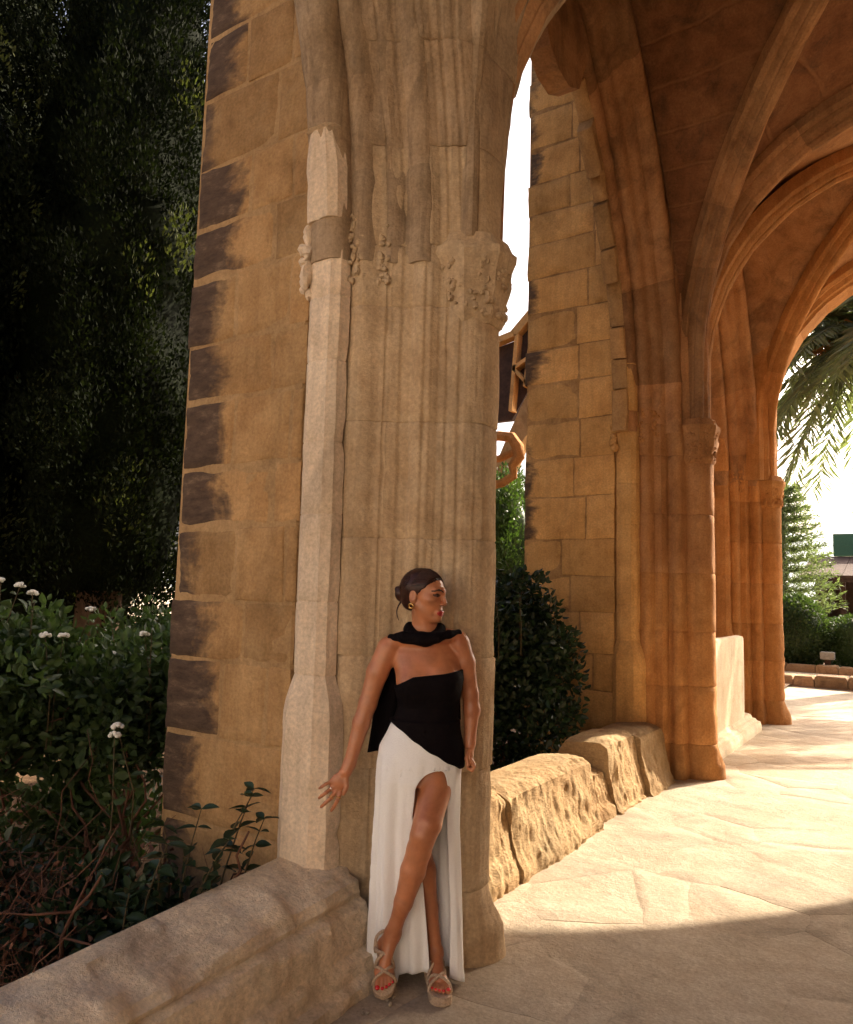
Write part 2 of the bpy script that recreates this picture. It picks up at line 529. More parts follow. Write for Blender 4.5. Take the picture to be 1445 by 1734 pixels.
def pier_drum(name, outline, yc, z0, z1, mat, parent, seed, amp=0.004, flare=None, erode=0.0, sub=0.07):
    n = max(3, int((z1 - z0) / sub))
    zs = [z0, z0 + 0.007] + list(np.linspace(z0 + 0.007, z1 - 0.007, n + 1)[1:-1]) + [z1 - 0.007, z1]
    cen = np.array([-2.05, 0.0])
    dirs = outline - cen
    ln = np.linalg.norm(dirs, axis=1, keepdims=True)
    dirs = dirs / ln
    r = np.random.default_rng(seed)
    sh = r.normal(0, 0.0025, 2)
    rings = []
    for i, z in enumerate(zs):
        off = -0.006 if i in (0, len(zs) - 1) else 0.0
        if flare:
            off = off + np.interp(z, flare[0], flare[1]) * np.clip((outline[:, 1:2] + 0.14) / 0.22, 0.2, 1.0)
        o = outline + dirs * off + sh
        P = np.stack([o[:, 0], o[:, 1] + yc, np.full(len(o), z)], 1)
        d = amp * fbm(P * np.array([1, 1, 0.4]), 9.0, 3, 3)
        if erode:
            gro = np.clip(vnoise(P * np.array([3, 3, 22.0]), 1.0, 2) + vnoise(P, 6, 4), 0, 2)
            d = d - erode * gro
        chip = np.clip(vnoise(P, 14, 8) - 0.5, 0, 1) * 0.04 + np.clip(vnoise(P, 31, 9) - 0.45, 0, 1) * 0.012
        d = d - chip
        P[:, 0] += dirs[:, 0] * d
        P[:, 1] += dirs[:, 1] * d
        rings.append(P)
    V, F = loft(rings)
    ob = mesh_obj(name, V, F, mat, None, True, auto=45)
    return under(ob, parent)


def octo(cx, ca, r, n=8, rot=22.5):
    return np.array([(cx + r * math.cos(math.radians(rot + 360 / n * k)), ca + r * math.sin(math.radians(rot + 360 / n * k))) for k in range(n)])


def subdiv_ring(o, k=4):
    out = []
    for i in range(len(o)):
        a, b = o[i], o[(i + 1) % len(o)]
        for t in range(k):
            out.append(a + (b - a) * t / k)
    return np.array(out)


def jamb_drum(name, cx, ca, yc, rings_spec, mat, parent, seed, amp=0.003, carve=0.0, rot=22.5):
    rings = []
    for z, r in rings_spec:
        o = subdiv_ring(octo(cx, ca, r, rot=rot), 5)
        P = np.stack([o[:, 0], o[:, 1] + yc, np.full(len(o), z)], 1)
        d = amp * fbm(P, 10, seed % 7, 3)
        if carve:
            d = d + carve * vnoise(P, 26, 3) + carve * vnoise(P, 13, 4)
        d = d - np.clip(vnoise(P, 9, 12 + seed % 4) - 0.42, 0, 1) * 0.05 - np.clip(vnoise(P, 24, 5) - 0.4, 0, 1) * 0.014
        dv = o - np.array([cx, ca]); dv /= np.linalg.norm(dv, axis=1, keepdims=True)
        P[:, 0] += dv[:, 0] * d
        P[:, 1] += dv[:, 1] * d
        rings.append(P)
    V, F = loft(rings)
    return under(mesh_obj(name, V, F, mat, None, True, auto=35), parent)


STRIP = [(-2.405, 0.425), (-2.398, 0.462), (-2.360, 0.484), (-2.256, 0.484), (-2.218, 0.455), (-2.205, 0.40), (-2.30, 0.38)]
PED = [(-2.428, 0.43), (-2.426, 0.488), (-2.380, 0.520), (-2.225, 0.520), (-2.165, 0.475), (-2.150, 0.40), (-2.30, 0.38)]


def strip_drum(name, spec, yc, side, mat, parent, seed, amp=0.003):
    """flat chamfered jamb strip; spec: (z, 0 strip .. 1 pedestal, inset, lean)"""
    rings = []
    a0, b0 = subdiv_ring(np.array(STRIP), 5), subdiv_ring(np.array(PED), 5)
    c = np.array([-2.30, 0.44])
    for z, t, ins, lean in spec:
        o = a0 * (1 - t) + b0 * t
        dv = o - c; dv /= np.linalg.norm(dv, axis=1, keepdims=True)
        P = np.stack([o[:, 0], yc + side * (o[:, 1] + lean), np.full(len(o), z)], 1)
        d = amp * fbm(P, 10, 3, 3) - ins
        d = d - np.clip(vnoise(P, 8, 12) - 0.45, 0, 1) * 0.035 - np.clip(vnoise(P, 27, 5) - 0.4, 0, 1) * 0.014
        P[:, 0] += dv[:, 0] * d
        P[:, 1] += side * dv[:, 1] * d
        rings.append(P)
    V, F = loft(rings)
    if side > 0:
        F = [f[::-1] for f in F]
    return under(mesh_obj(name, V, F, mat, None, True, auto=32), parent)


def knobs(name, pts_, mat, parent, seed):
    """remains of carved foliage: a cluster of worn knobs on a capital"""
    r = np.random.default_rng(seed)
    parts = []
    for (x, y, z, rad) in pts_:
        th = np.linspace(0, math.pi, 7); ph = np.linspace(0, 2 * math.pi, 10, endpoint=False)
        T_, Ph = np.meshgrid(th, ph, indexing='ij')
        d = np.stack([np.sin(T_) * np.cos(Ph), np.sin(T_) * np.sin(Ph), np.cos(T_)], -1).reshape(-1, 3)
        v = d * (1 + 0.45 * vnoise(d * 1.2 + seed + x * 40, 1.4, 2))[:, None] * np.array([rad, rad, rad * r.uniform(0.8, 1.5)]) + np.array([x, y, z])
        f = [(i * 10 + j, (i + 1) * 10 + j, (i + 1) * 10 + (j + 1) % 10, i * 10 + (j + 1) % 10) for i in range(6) for j in range(10)]
        parts.append((v, f))
    V, F = merge(parts)
    return tag(under(mesh_obj(name, V, F, mat, None, True, auto=40), parent), kind='stuff')


def zlin(z0, z1, r, step=0.05, lip=0.006):
    n = max(2, int((z1 - z0) / step))
    return [(z0, r - lip), (z0 + 0.006, r)] + [(z, r) for z in np.linspace(z0 + 0.006, z1 - 0.006, n + 1)[1:-1]] + [(z1 - 0.006, r), (z1, r - lip)]


# measured courses of the near pier: (z top, z bottom, joints)
NEAR_ROWS = [(5.70, 5.33, (-2.75,)), (5.33, 4.95, (-2.95, -2.60)), (4.95, 4.57, (-2.70,)), (4.57, 4.20, (-2.923, -2.599)), (4.20, 3.80, (-2.681,)),
             (3.80, 3.47, (-2.847, -2.556)), (3.47, 3.17, (-2.659,)), (3.17, 2.817, (-2.911, -2.54)), (2.817, 2.51, (-2.638,)), (2.51, 2.162, (-2.882, -2.50)),
             (2.162, 1.857, (-2.60,)), (1.857, 1.498, (-2.821, -2.50)), (1.498, 1.209, (-2.748,)), (1.209, 0.844, (-2.876, -2.579)), (0.844, 0.44, ()), (0.44, -0.05, (-2.80,))]


def rand_rows(seed, z1=7.0, lo=0.31, hi=0.42):
    r = np.random.default_rng(seed)
    rows, z = [], -0.05
    flip = 0
    while z < z1:
        h = r.uniform(lo, hi)
        if flip:
            js = (r.uniform(-2.95, -2.75),)
        else:
            js = (r.uniform(-2.78, -2.62),)
        if r.random() < 0.2:
            js = (r.uniform(-2.95, -2.6),)
        rows.append((z + h, z, js))
        z += h
        flip = 1 - flip
    return rows[::-1]


def build_pier(i, label, rows, mats, erode=0.0, joint=0.020, plinth=True, tall=6.45, xe=-3.265):
    yc = YC[i]
    BND = BUNDLE if i == 1 else SHARP
    m_blk, m_quo, m_sh, m_jamb = mats
    P = empty('stone_pier', (-2.1, yc, 0.0), label, 'pier', 'piers of the cloister arcade')
    # mortar core of the buttress
    zt = rows[0][0]
    core = np.array([(x, y, z) for z in (-0.1, zt - 0.01) for x, y in ((xe + 0.01, yc - JAMB + 0.006), (-2.44, yc - JAMB + 0.006), (-2.40, yc - JAMB + 0.06), (-2.40, yc + JAMB - 0.06), (-2.44, yc + JAMB - 0.006), (xe + 0.01, yc + JAMB - 0.006))])
    n = 6
    F = [(k, (k + 1) % n, n + (k + 1) % n, n + k) for k in range(n)] + [tuple(range(n - 1, -1, -1)), tuple(range(n, 2 * n))]
    under(mesh_obj('mortar_core', core, F, M['mortar'] if i == 1 else M['mortar2'], None, False), P)
    sd = 100 * i + 5
    rr = np.random.default_rng(sd)
    for (za, zb, js) in rows:
        ex = xe + rr.uniform(-0.012, 0.012) + (0.05 * max(0, za - 3.2) / 2.5 if i == 1 else 0.0)
        xs = [ex] + list(js) + [-2.425]
        for k in range(len(xs) - 1):
            sd += 1
            j = joint * rr.uniform(0.6, 1.35) / 2
            x0 = xs[k] + (j if k else 0)
            x1 = xs[k + 1] - (j if k < len(xs) - 2 else 0)
            stone_block('stone_block', x0, x1, zb + j, za - j, yc - JAMB - rr.uniform(-0.002, 0.005), 0.30, m_quo if k == 0 else m_blk, P, sd,
                        n=8 if i == 1 else 5, rough=0.0055 if i == 1 else 0.004, bevel=0.008 + 0.006 * (k == 0))
        # far side of the buttress, plain long blocks
        sd += 1
        stone_block('stone_block', ex, -2.425, zb + 0.008, za - 0.008, yc + JAMB, 0.30, m_quo, P, sd, n=4, face=1)
    # shaft bundle in drums
    zz = [0.30, 0.80, 1.28, 1.80, 2.33, 2.87]
    fl = ([0.0, 0.12, 0.20, 0.28], [0.085, 0.080, 0.035, 0.0])
    if plinth:
        pier_drum('plinth', BND, yc, -0.02, 0.30, m_sh, P, sd + 1, amp=0.012, flare=fl, erode=erode + 0.006, sub=0.03)
    for a, b in zip(zz[:-1], zz[1:]):
        sd += 1
        er = erode * (1.0 if a < 1.0 else 0.35)
        pier_drum('shaft_drum', BND, yc, a, b, M['orange2'] if i == 2 and a > 1.7 else m_sh, P, sd, erode=er)
    sd += 1
    pier_drum('shaft_drum', BND, yc, 2.87, 3.16, M['orange2'] if i == 2 else m_sh, P, sd)
    # springer block above the capitals, without the main shaft
    spr = BND.copy()
    far = spr[:, 0] > -1.90
    spr[far, 0] = -1.90 + 0.25 * (spr[far, 0] + 1.90)
    if i == 1:
        spr = BUNDLE.copy()
        zz_ = np.linspace(3.16, 6.0, 7)
        for a, b in zip(zz_[:-1], zz_[1:]):
            sd += 1
            rings = []
            for q, z in enumerate([a, a + .006] + list(np.linspace(a, b, 8)[1:-1]) + [b - .006, b]):
                h = z - Z_SPR
                d = R_ARC - math.sqrt(R_ARC ** 2 - h * h)
                dx = 0.0 if z < Z_TR else R_TR - math.sqrt(R_TR ** 2 - (z - Z_TR) ** 2)
                w = np.clip(np.abs(spr[:, 1]) / 0.17, 0, 1)
                o = spr.copy()
                ins = 0.004 if q in (0, 9) else 0.0
                o[:, 1] += np.sign(o[:, 1]) * (d * w ** 0.7 - ins)
                o[:, 0] += dx * np.clip((o[:, 0] + 2.2) / 0.5, 0, 1) - ins
                fs = np.clip(spr[:, 1] / 0.17, 0, 1)
                o[:, 0] += 0.26 * d * fs
                o[:, 1] += 0.10 * d * fs
                p = np.stack([o[:, 0], o[:, 1] + yc, np.full(len(o), z)], 1)
                e = 0.006 * fbm(p * np.array([1, 1, .4]), 9, sd % 4, 3) - np.clip(vnoise(p * np.array([1, 1, .35]), 9, 5) - 0.5, 0, 1) * 0.03
                p[:, 0] += e; p[:, 1] += e * np.sign(o[:, 1])
                rings.append(p)
            V, F = loft(rings)
            under(mesh_obj('springer_block', V, F, m_sh if a < 3.5 else M['shaft_shaded'], None, True, auto=45), P)
    else:
        for a, b in ((3.16, 3.7), (3.7, 4.25), (4.25, 4.8)):
            sd += 1
            pier_drum('springer_block', spr, yc, a, b, M['rib'] if i == 2 else m_sh, P, sd)
    # main capital
    cap = [(2.80, 0.155), (2.83, 0.176), (2.86, 0.182), (2.89, 0.176), (2.92, 0.182), (2.96, 0.190), (3.00, 0.198), (3.04, 0.198), (3.07, 0.204), (3.10, 0.214), (3.12, 0.222), (3.155, 0.222), (3.16, 0.206), (3.18, 0.196), (3.22, 0.180)]
    jamb_drum('capital', -1.80, 0.0, yc, cap, M['orange2'] if i == 2 else m_sh, P, sd + 3, amp=0.006, carve=0.004)
    for s in (-1, 1):
        # flat jamb strip: pedestal, drums, a carved boss and the strip's start up the arch
        strip_drum('pedestal', [(z, 1.0, 0.0, 0.0) for z in np.linspace(-0.02, 0.98, 21)] + [(1.03, 0.95, 0, 0), (1.08, 0.75, 0, 0), (1.13, 0.40, 0, 0), (1.17, 0.1, 0, 0), (1.19, 0.0, 0.003, 0)], yc, s, m_jamb, P, sd + 4)
        jz = [1.19, 1.51, 1.90, 2.23, 2.607, 2.91, 3.27]
        for a, b in zip(jz[:-1], jz[1:]):
            sd += 1
            strip_drum('jamb_drum', [(a, 0, 0.004, 0), (a + .006, 0, 0, 0)] + [(z, 0, 0, 0) for z in np.linspace(a + .006, b - .006, 8)[1:-1]] + [(b - .006, 0, 0, 0), (b, 0, 0.004, 0)], yc, s, m_jamb, P, sd)
        for a, b in ((3.27, 3.70),):
            lean = [(z, 0.0, 0.004 if z in (a, b) else 0.03 * max(0, (z - 3.55) / 0.15), 0.036 + R_ARC - math.sqrt(R_ARC ** 2 - (z - Z_SPR) ** 2)) for z in [a] + list(np.linspace(a + .006, b - .006, 8)) + [b]]
            strip_drum('jamb_drum', lean, yc, s, m_jamb, P, sd)
        kr = np.random.default_rng(sd)
        knobs('carved_boss', [(-2.415 + kr.normal(0, 0.012), yc + s * (0.475 + kr.normal(0, 0.012)), z, kr.uniform(0.016, 0.034)) for z in np.linspace(2.94, 3.24, 16)], m_jamb, P, sd)
        knobs('small_capital', [(x_, yc + s * np.interp(x_, [-2.22, -2.165, -2.10, -2.04], [0.412, 0.405, 0.335, 0.312]), z_, r_) for x_, z_, r_ in zip(kr.uniform(-2.21, -2.05, 70), kr.uniform(2.98, 3.30, 70), kr.uniform(0.008, 0.017, 70))], m_sh, P, sd + 1)
    kr = np.random.default_rng(sd + 7)
    kn = []
    for _ in range(150):
        t = kr.uniform(-2.2, 2.2); z = kr.uniform(2.83, 3.12)
        rr_ = np.interp(z, [2.80, 2.95, 3.16], [0.168, 0.176, 0.196])
        kn.append((-1.80 + rr_ * math.cos(t), yc + rr_ * math.sin(t), z, kr.uniform(0.008, 0.015)))
    knobs('carved_leaves', kn, M['orange2'] if i == 2 else m_sh, P, sd)
    return P


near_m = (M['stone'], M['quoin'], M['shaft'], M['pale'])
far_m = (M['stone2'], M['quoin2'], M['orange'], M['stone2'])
build_pier(1, 'large near pier of moulded shafts with cracked block buttress behind the leaning woman', NEAR_ROWS, near_m, joint=0.015)
build_pier(2, 'middle orange pier with ashlar buttress rising behind the rough sunlit low wall', rand_rows(31), far_m, erode=0.010, joint=0.007, xe=-3.335)
build_pier(3, 'farthest eroded orange pier at the open end of the walk', rand_rows(47), (M['orange'], M['orange'], M['orange'], M['orange']), erode=0.016, joint=0.006)

# ---------------------------------------------------------------- arcade arches
RING = np.array([(-2.44, -0.34)] + [(-2.42, -0.02)]
                + [(-2.405, 0.025), (-2.38, 0.046), (-2.34, 0.052), (-2.30, 0.052), (-2.25, 0.050), (-2.222, 0.036), (-2.208, 0.010), (-2.205, -0.060)]
                + [(-2.165 + 0.060 * math.cos(t), -0.098 + 0.060 * math.sin(t)) for t in np.radians(np.linspace(150, 5, 7))]
                + [(-2.104, -0.120), (-2.098, -0.132), (-2.060, -0.132), (-2.034, -0.135), (-2.030, -0.150), (-2.012, -0.175), (-2.004, -0.200)]
                + [(-1.935 + 0.066 * math.cos(t), -0.245 + 0.066 * math.sin(t)) for t in np.radians(np.linspace(140, -20, 9))]
                + [(-1.872, -0.30), (-1.90, -0.36), (-1.95, -0.40)])


RING = np.concatenate([RING[:1], soften(RING[1:-1], 0.45, 5, False), RING[-1:]])


def arc_half(yj, ymid, sgn, e, t):
    """a point of the arch curve at offset e from the jamb line yj, t from 0 (springing) to 1 (apex)"""
    R = R_ARC - e
    c = yj + sgn * R_ARC
    cosm = abs(c - ymid) / R
    pm = math.acos(min(1, cosm))
    ph = pm * t
    return c - sgn * R * math.cos(ph), Z_SPR + R * math.sin(ph)


def build_arch(a, b, label, mat_ring, mat_wall, stones=9):
    ya, yb = YC[a] + JAMB, YC[b] - JAMB
    ym = (ya + yb) / 2
    A = empty('arcade_arch', (-2.1, ym, 0.0), label, 'arch', 'arches of the cloister arcade')
    sd = 900 + 50 * a
    for (yj, sg) in ((ya, 1), (yb, -1)):
        ts = np.linspace(0, 1, stones + 1)
        for k in range(stones):
            sd += 1
            rings = []
            loc = np.linspace(ts[k], ts[k + 1], 8)
            for q, t in enumerate(loc):
                pts = []
                for (x, e) in (RING * 1.0 if not (a == 1 and sg > 0) else np.stack([np.minimum(RING[:, 0], -1.97), RING[:, 1]], 1)):
                    ee = e - (0.004 if q in (0, 7) else 0.0)
                    y, z = arc_half(yj, ym, sg, ee, t)
                    pts.append((x, y, z))
                p = np.array(pts)
                d = 0.005 * fbm(p, 8, sd % 5, 3)
                p[:, 1] += d; p[:, 2] += 0.6 * d; p[:, 0] += 0.006 * vnoise(p, 9, 6)
                rings.append(p)
            V, F = loft(rings)
            if sg < 0:
                F = [f[::-1] for f in F]
            under(mesh_obj('voussoir', V, F, (M['shaft_shaded'] if a == 1 else mat_ring) if sg > 0 or a == 0 else M['rib'], None, True, auto=40), A)
    # spandrel wall over the arch
    rows = []
    for y in np.linspace(YC[a] + 0.02, YC[b] - 0.02, 81):
        if y <= ya or y >= yb:
            zb = 4.75
        else:
            yj, sg = (ya, 1) if y < ym else (yb, -1)
            R = R_ARC + 0.22
            c = yj + sg * R_ARC
            zb = Z_SPR + math.sqrt(max(0.0, R * R - (y - c) ** 2))
        rows.append(np.array([(-2.405, y, zb), (-2.06, y, zb), (-2.06, y, 7.1), (-2.405, y, 7.1)]))
    V, F = loft(rows)
    under(mesh_obj('spandrel_wall', V, F, mat_wall, None, False), A)
    return A


build_arch(0, 1, 'nearest arcade arch rising out of the picture over the planted garden bay', M['shaft_shaded'], M['stone'])
build_arch(1, 2, 'middle arcade arch between the near pier and the middle pier', M['shaft'], M['stone'])
A2 = [o for o in COL.objects if o.name == 'arcade_arch.001'][0]
V, F = [], []
P_ = np.array([(4.35, 5.95), (4.72, 5.86), (4.86, 5.62), (5.02, 5.52), (5.22, 5.50), (5.42, 5.60), (5.50, 5.78), (5.62, 5.98), (5.9, 6.1), (5.9, 6.6), (4.35, 6.6)])
V = np.concatenate([np.c_[np.full(11, x), P_] for x in (-2.40, -2.22)])
F = [(i, (i + 1) % 11, 11 + (i + 1) % 11, 11 + i) for i in range(11)] + [tuple(range(11))[::-1], tuple(range(11, 22))]
under(mesh_obj('tracery_head', V, F, M['rib'], None, False), A2)
rs = np.random.default_rng(77)
tt = 0.0
ya_, yb_ = YC[1] + JAMB, YC[2] - JAMB
k_ = 0
while tt < 0.80:
    dt = rs.uniform(0.06, 0.12)
    e1 = rs.uniform(0.05, 0.16)
    rings = []
    for t in np.linspace(tt, min(0.82, tt + dt) - 0.004, 5):
        q = []
        for x, e in ((-2.40, -0.05), (-2.40, e1), (-2.38, e1 + 0.012), (-2.30, e1 + 0.012), (-2.27, e1 - 0.01), (-2.27, -0.05)):
            y, z = arc_half(yb_, (ya_ + yb_) / 2, -1, e, t)
            q.append((x, y, z))
        q = np.array(q); q += 0.012 * np.stack([vnoise(q, 9, 1), vnoise(q, 9, 2), vnoise(q, 9, 3)], 1)
        rings.append(q)
    V, F = loft(rings)
    under(mesh_obj('tracery_stub', V, F, M['stone'], None, True, auto=40), A2)
    tt += dt
    k_ += 1
build_arch(2, 3, 'far arcade arch over the pale upright slab', M['rib'], M['orange'])


# ---------------------------------------------------------------- rib vaults
def z_x(u):
    return Z_TR + math.sqrt(max(0.0, R_TR ** 2 - (u * R_TR) ** 2))


def z_y(v):
    hs = 2.0
    R = R_ARC + 0.25
    d = (1 - v) * hs
    return Z_SPR + 0.1 + math.sqrt(max(0.0, R * R - (R - 0.02 - d) ** 2))


def z_d(t):
    return 0.5 * (z_x(t) + z_y(t))


def web_z(u, v):
    if v >= u:
        w = 0 if v < 1e-6 else (v - u) / max(1e-6, 1 - u)
        return z_d(u) * (1 - w) + z_x(u) * w
    w = (u - v) / max(1e-6, 1 - v)
    return z_d(v) * (1 - w) + z_y(v) * w


RIB = [(-0.13, 0.06), (-0.13, -0.05), (-0.105, -0.085), (-0.085, -0.085), (-0.080, -0.115), (-0.060, -0.150), (-0.045, -0.160), (-0.045, -0.175), (-0.025, -0.205), (0.0, -0.215),
       (0.025, -0.205), (0.045, -0.175), (0.045, -0.160), (0.060, -0.150), (0.080, -0.115), (0.085, -0.085), (0.105, -0.085), (0.13, -0.05), (0.13, 0.06)]


def sweep_vertical_plane(path, prof, wdir, seed, amp=0.005):
    """path: (n,3) points; prof: (w, d) with w along wdir (horizontal) and d along the upper normal"""
    path = np.asarray(path, float)
    rings = []
    wd = np.asarray(wdir, float)
    for i in range(len(path)):
        t = path[min(i + 1, len(path) - 1)] - path[max(i - 1, 0)]
        t = t / np.linalg.norm(t)
        nrm = np.cross(wd, t)
        nrm /= np.linalg.norm(nrm)
        k_ = 0.962 if i in (0, len(path) - 1) else 1.0
        p = np.array([path[i] + wd * w * k_ + nrm * (d * k_ if d < 0 else d) for w, d in prof])
        q = amp * fbm(p, 8, seed % 5, 3)
        p = p + np.outer(q, nrm) + np.outer(0.6 * amp * vnoise(p, 12, 7), wd)
        rings.append(p)
    V, F = loft(rings)
    return V, F


def transverse_path(r=R_TR, n=40):
    pts = [(XC - r, z) for z in np.linspace(3.16, Z_TR, 7)[:-1]]
    pts += [(XC - r * math.cos(p), Z_TR + r * math.sin(p)) for p in np.linspace(0, math.pi, n)]
    pts += [(XC + r, z) for z in np.linspace(Z_TR, 3.16, 7)[1:]]
    return pts


def rib_stones(path, prof, wdir, cuts, mat, parent, seed, name='rib_stone'):
    k = np.linspace(0, len(path) - 1, cuts + 1).astype(int)
    for a, b in zip(k[:-1], k[1:]):
        seed += 1
        V, F = sweep_vertical_plane(path[a:b + 1], prof, wdir, seed)
        under(mesh_obj(name, V, F, mat, None, True, auto=22), parent)


def build_vault(a, b, label, rib_mat, web_mat, tr_at=True):
    y0, y1 = YC[a], YC[b]
    ym, hy = (y0 + y1) / 2, (y1 - y0) / 2
    Vt = empty('rib_vault', (XC, ym, 3.2), label, 'vault', 'rib vaults over the walk')
    n = 16
    s = np.sin(np.linspace(-1, 1, 2 * n + 1) * math.pi / 2)
    V, F = [], []
    for i, su in enumerate(s):
        for j, sv in enumerate(s):
            V.append((XC + su * R_TR, ym + sv * hy, web_z(abs(su), abs(sv))))
    V = np.array(V)
    V[:, 2] += 0.012 * fbm(V, 3, 4, 3)
    m = 2 * n + 1
    for i in range(m - 1):
        for j in range(m - 1):
            F.append((i * m + j, i * m + j + 1, (i + 1) * m + j + 1, (i + 1) * m + j))
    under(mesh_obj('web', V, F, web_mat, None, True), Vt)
    # diagonal ribs
    for sgn in (1, -1):
        A = np.array([XC - R_TR + 0.06, y0 if sgn > 0 else y1])
        B = np.array([XC + R_TR - 0.06, y1 if sgn > 0 else y0])
        d = (B - A) / np.linalg.norm(B - A)
        wd = np.array([-d[1], d[0], 0.0])
        path = []
        for t in 0.5 - 0.5 * np.cos(np.linspace(0, math.pi, 61)):
            p = A + (B - A) * t
            path.append((p[0], p[1], z_d(abs(2 * t - 1)) - 0.02))
        path[0] = (path[0][0], path[0][1], 3.2)
        path = np.array(path)
        k = wd if np.cross(wd, path[30] - path[29])[2] > 0 else -wd
        rib_stones(path, RIB, k, 14, rib_mat, Vt, 300 + a * 40 + sgn * 9)
    if tr_at:
        path = np.array([(x, y1, z) for x, z in transverse_path(R_TR - 0.01)])
        rib_stones(path, [(w * 1.25, d * 1.08) for w, d in RIB], np.array([0.0, -1.0, 0.0]) if np.cross((0, -1.0, 0), (1, 0, 0))[2] > 0 else np.array([0, 1.0, 0]), 16, rib_mat, Vt, 400 + a * 40)
    return Vt


build_vault(0, 1, 'nearest rib vault bay springing from the near pier at the top', M['shaft_shaded'], M['web'])
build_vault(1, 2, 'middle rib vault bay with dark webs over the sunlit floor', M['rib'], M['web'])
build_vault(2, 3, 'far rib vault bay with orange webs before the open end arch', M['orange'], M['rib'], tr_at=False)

# ---------------------------------------------------------------- open end arch
EA = empty('end_arch', (XC, 11.02, 0.0), 'deep end arch of the walk framing the palm and bright sky', 'arch')
prof = [(-0.34, 0.16), (-0.34, -0.06), (-0.30, -0.10), (-0.27, -0.10), (-0.24, -0.155), (-0.20, -0.165), (-0.18, -0.20), (0.18, -0.20), (0.20, -0.165), (0.24, -0.155), (0.27, -0.10), (0.30, -0.10), (0.34, -0.06), (0.34, 0.16)]
path = np.array([(x, 11.06, z) for x, z in transverse_path(R_TR)])
rib_stones(path, prof, np.array([0.0, 1.0, 0.0]) if np.cross((0, 1.0, 0), (1, 0, 0))[2] > 0 else np.array([0, -1.0, 0]), 18, M['orange'], EA, 700, 'voussoir')
rows = []
for x in np.linspace(-2.40, 2.45, 61):
    dx = abs(x - XC)
    R = R_TR + 0.08
    zb = Z_TR + math.sqrt(R * R - dx * dx) if dx < R else 3.18
    rows.append(np.array([(x, 10.85, zb), (x, 11.30, zb), (x, 11.30, 7.1), (x, 10.85, 7.1)]))
V, F = loft(rows)
under(mesh_obj('gable_wall', V, F, M['orange'], None, False), EA)
V, F = loft([np.array([(1.99, 10.72, z), (2.45, 10.72, z), (2.45, 11.40, z), (1.99, 11.40, z)]) for z in (-0.05, 3.2)])
under(mesh_obj('jamb', V, F, M['orange'], None, False), EA)

# inner wall of the walk and the terrace over the vaults (out of the picture, they shade it)
V, F = loft([np.array([(2.02, y, -0.05), (2.5, y, -0.05), (2.5, y, 7.1), (2.02, y, 7.1)]) for y in (-2.2, 11.4)])
tag(mesh_obj('inner_wall', V, F, M['pale'], None, False), kind='structure')
V, F = loft([np.array([(-2.42, y, 7.1), (2.5, y, 7.1), (2.5, y, 7.5), (-2.42, y, 7.5)]) for y in (-1.6, 11.32)])
tag(mesh_obj('roof_terrace', V, F, M['stone'], None, False), kind='structure')

# added sunlit wall behind the camera, bouncing soft light onto pier and woman
OW = empty('bounce_wall', (-4.0, -15.5, 0.0), 'added unseen wall behind the camera reflecting sun onto the near pier', 'building')
V, F = loft([np.array([(x, -16.2, -0.1), (x, -15.5, -0.1), (x, -15.5, 7.0), (x, -16.2, 7.0)]) for x in (-24.0, 14.0)])
under(mesh_obj('wall', V, F, M['wing'], None, False), OW)
for k in range(9):
    x = -23.0 + k * 4.2
    V, F = loft([np.array([(x, -15.5, z), (x, -15.0, z), (x + 0.8, -15.0, z), (x + 0.8, -15.5, z)]) for z in (-0.1, 6.5)])
    under(mesh_obj('buttress', V, F, M['wing'], None, False), OW)
V, F = loft([np.array([(x, -16.3, 7.0), (x, -15.3, 7.0), (x, -15.3, 7.3), (x, -16.3, 7.3)]) for x in (-24.2, 14.2)])
under(mesh_obj('cornice', V, F, M['wing'], None, False), OW)

# ---------------------------------------------------------------- low walls between the piers
def low_wall(profile, y0, y1, seed, amp, ny, names, mat, parent, cuts, nx=4, chunky=0.0):
    prof = []
    for a, b in zip(profile[:-1], profile[1:]):
        for t in range(nx):
            prof.append((a[0] + (b[0] - a[0]) * t / nx, a[1] + (b[1] - a[1]) * t / nx))
    prof.append(profile[-1])
    prof = np.array(prof)
    ys = list(np.linspace(y0, y1, cuts + 1)) if np.isscalar(cuts) else cuts
    for c in range(len(ys) - 1):
        r = np.random.default_rng(seed + c)
        top = 1 + r.uniform(-chunky, chunky)
        wid = r.uniform(-0.5, 0.5) * chunky * 0.25
        rings = []
        m = max(4, int((ys[c + 1] - ys[c]) * ny))
        for q, y in enumerate(np.linspace(ys[c] + 0.006, ys[c + 1] - 0.006, m + 1)):
            p = np.stack([prof[:, 0] + wid * (prof[:, 1] > 0.02), np.full(len(prof), y), prof[:, 1] * top * (np.interp(y, [0.0, 1.3, 2.6], [0.74, 0.82, 1.0]) if seed == 12 else 1.0)], 1)
            end = min(q, m - q) / m
            rnd = max(0.0, 1 - end * 6) ** 2
            p[:, 2] -= 0.018 * rnd * (chunky > 0) * (prof[:, 1] > 0.25)
            rid = 1 - 2 * np.abs(vnoise(p, 5.5, 4)) - np.abs(vnoise(p, 13.0, 7))
            d = 0.7 * amp * fbm(p, 4.5, seed % 7, 4) + 0.6 * amp * rid + (0.45 * amp * fbm(p * np.array([1, 1, .30]), 38, 3, 3) - 0.9 * amp * np.clip(vnoise(p * np.array([1, 1, .5]), 13, 5) - 0.35, 0, 1) if chunky > 0.1 else 0.40 * amp * fbm(p * np.array([1, .45, 1]), 19, 3, 3))
            p[:, 0] += d * 1.0
            p[:, 2] += d * 0.6 * (prof[:, 1] > 0.02)
            rings.append(p)
        V, F = loft(rings)
        F = [f[::-1] for f in F]
        under(mesh_obj(names, V, F, mat, None, True, auto=34), parent)


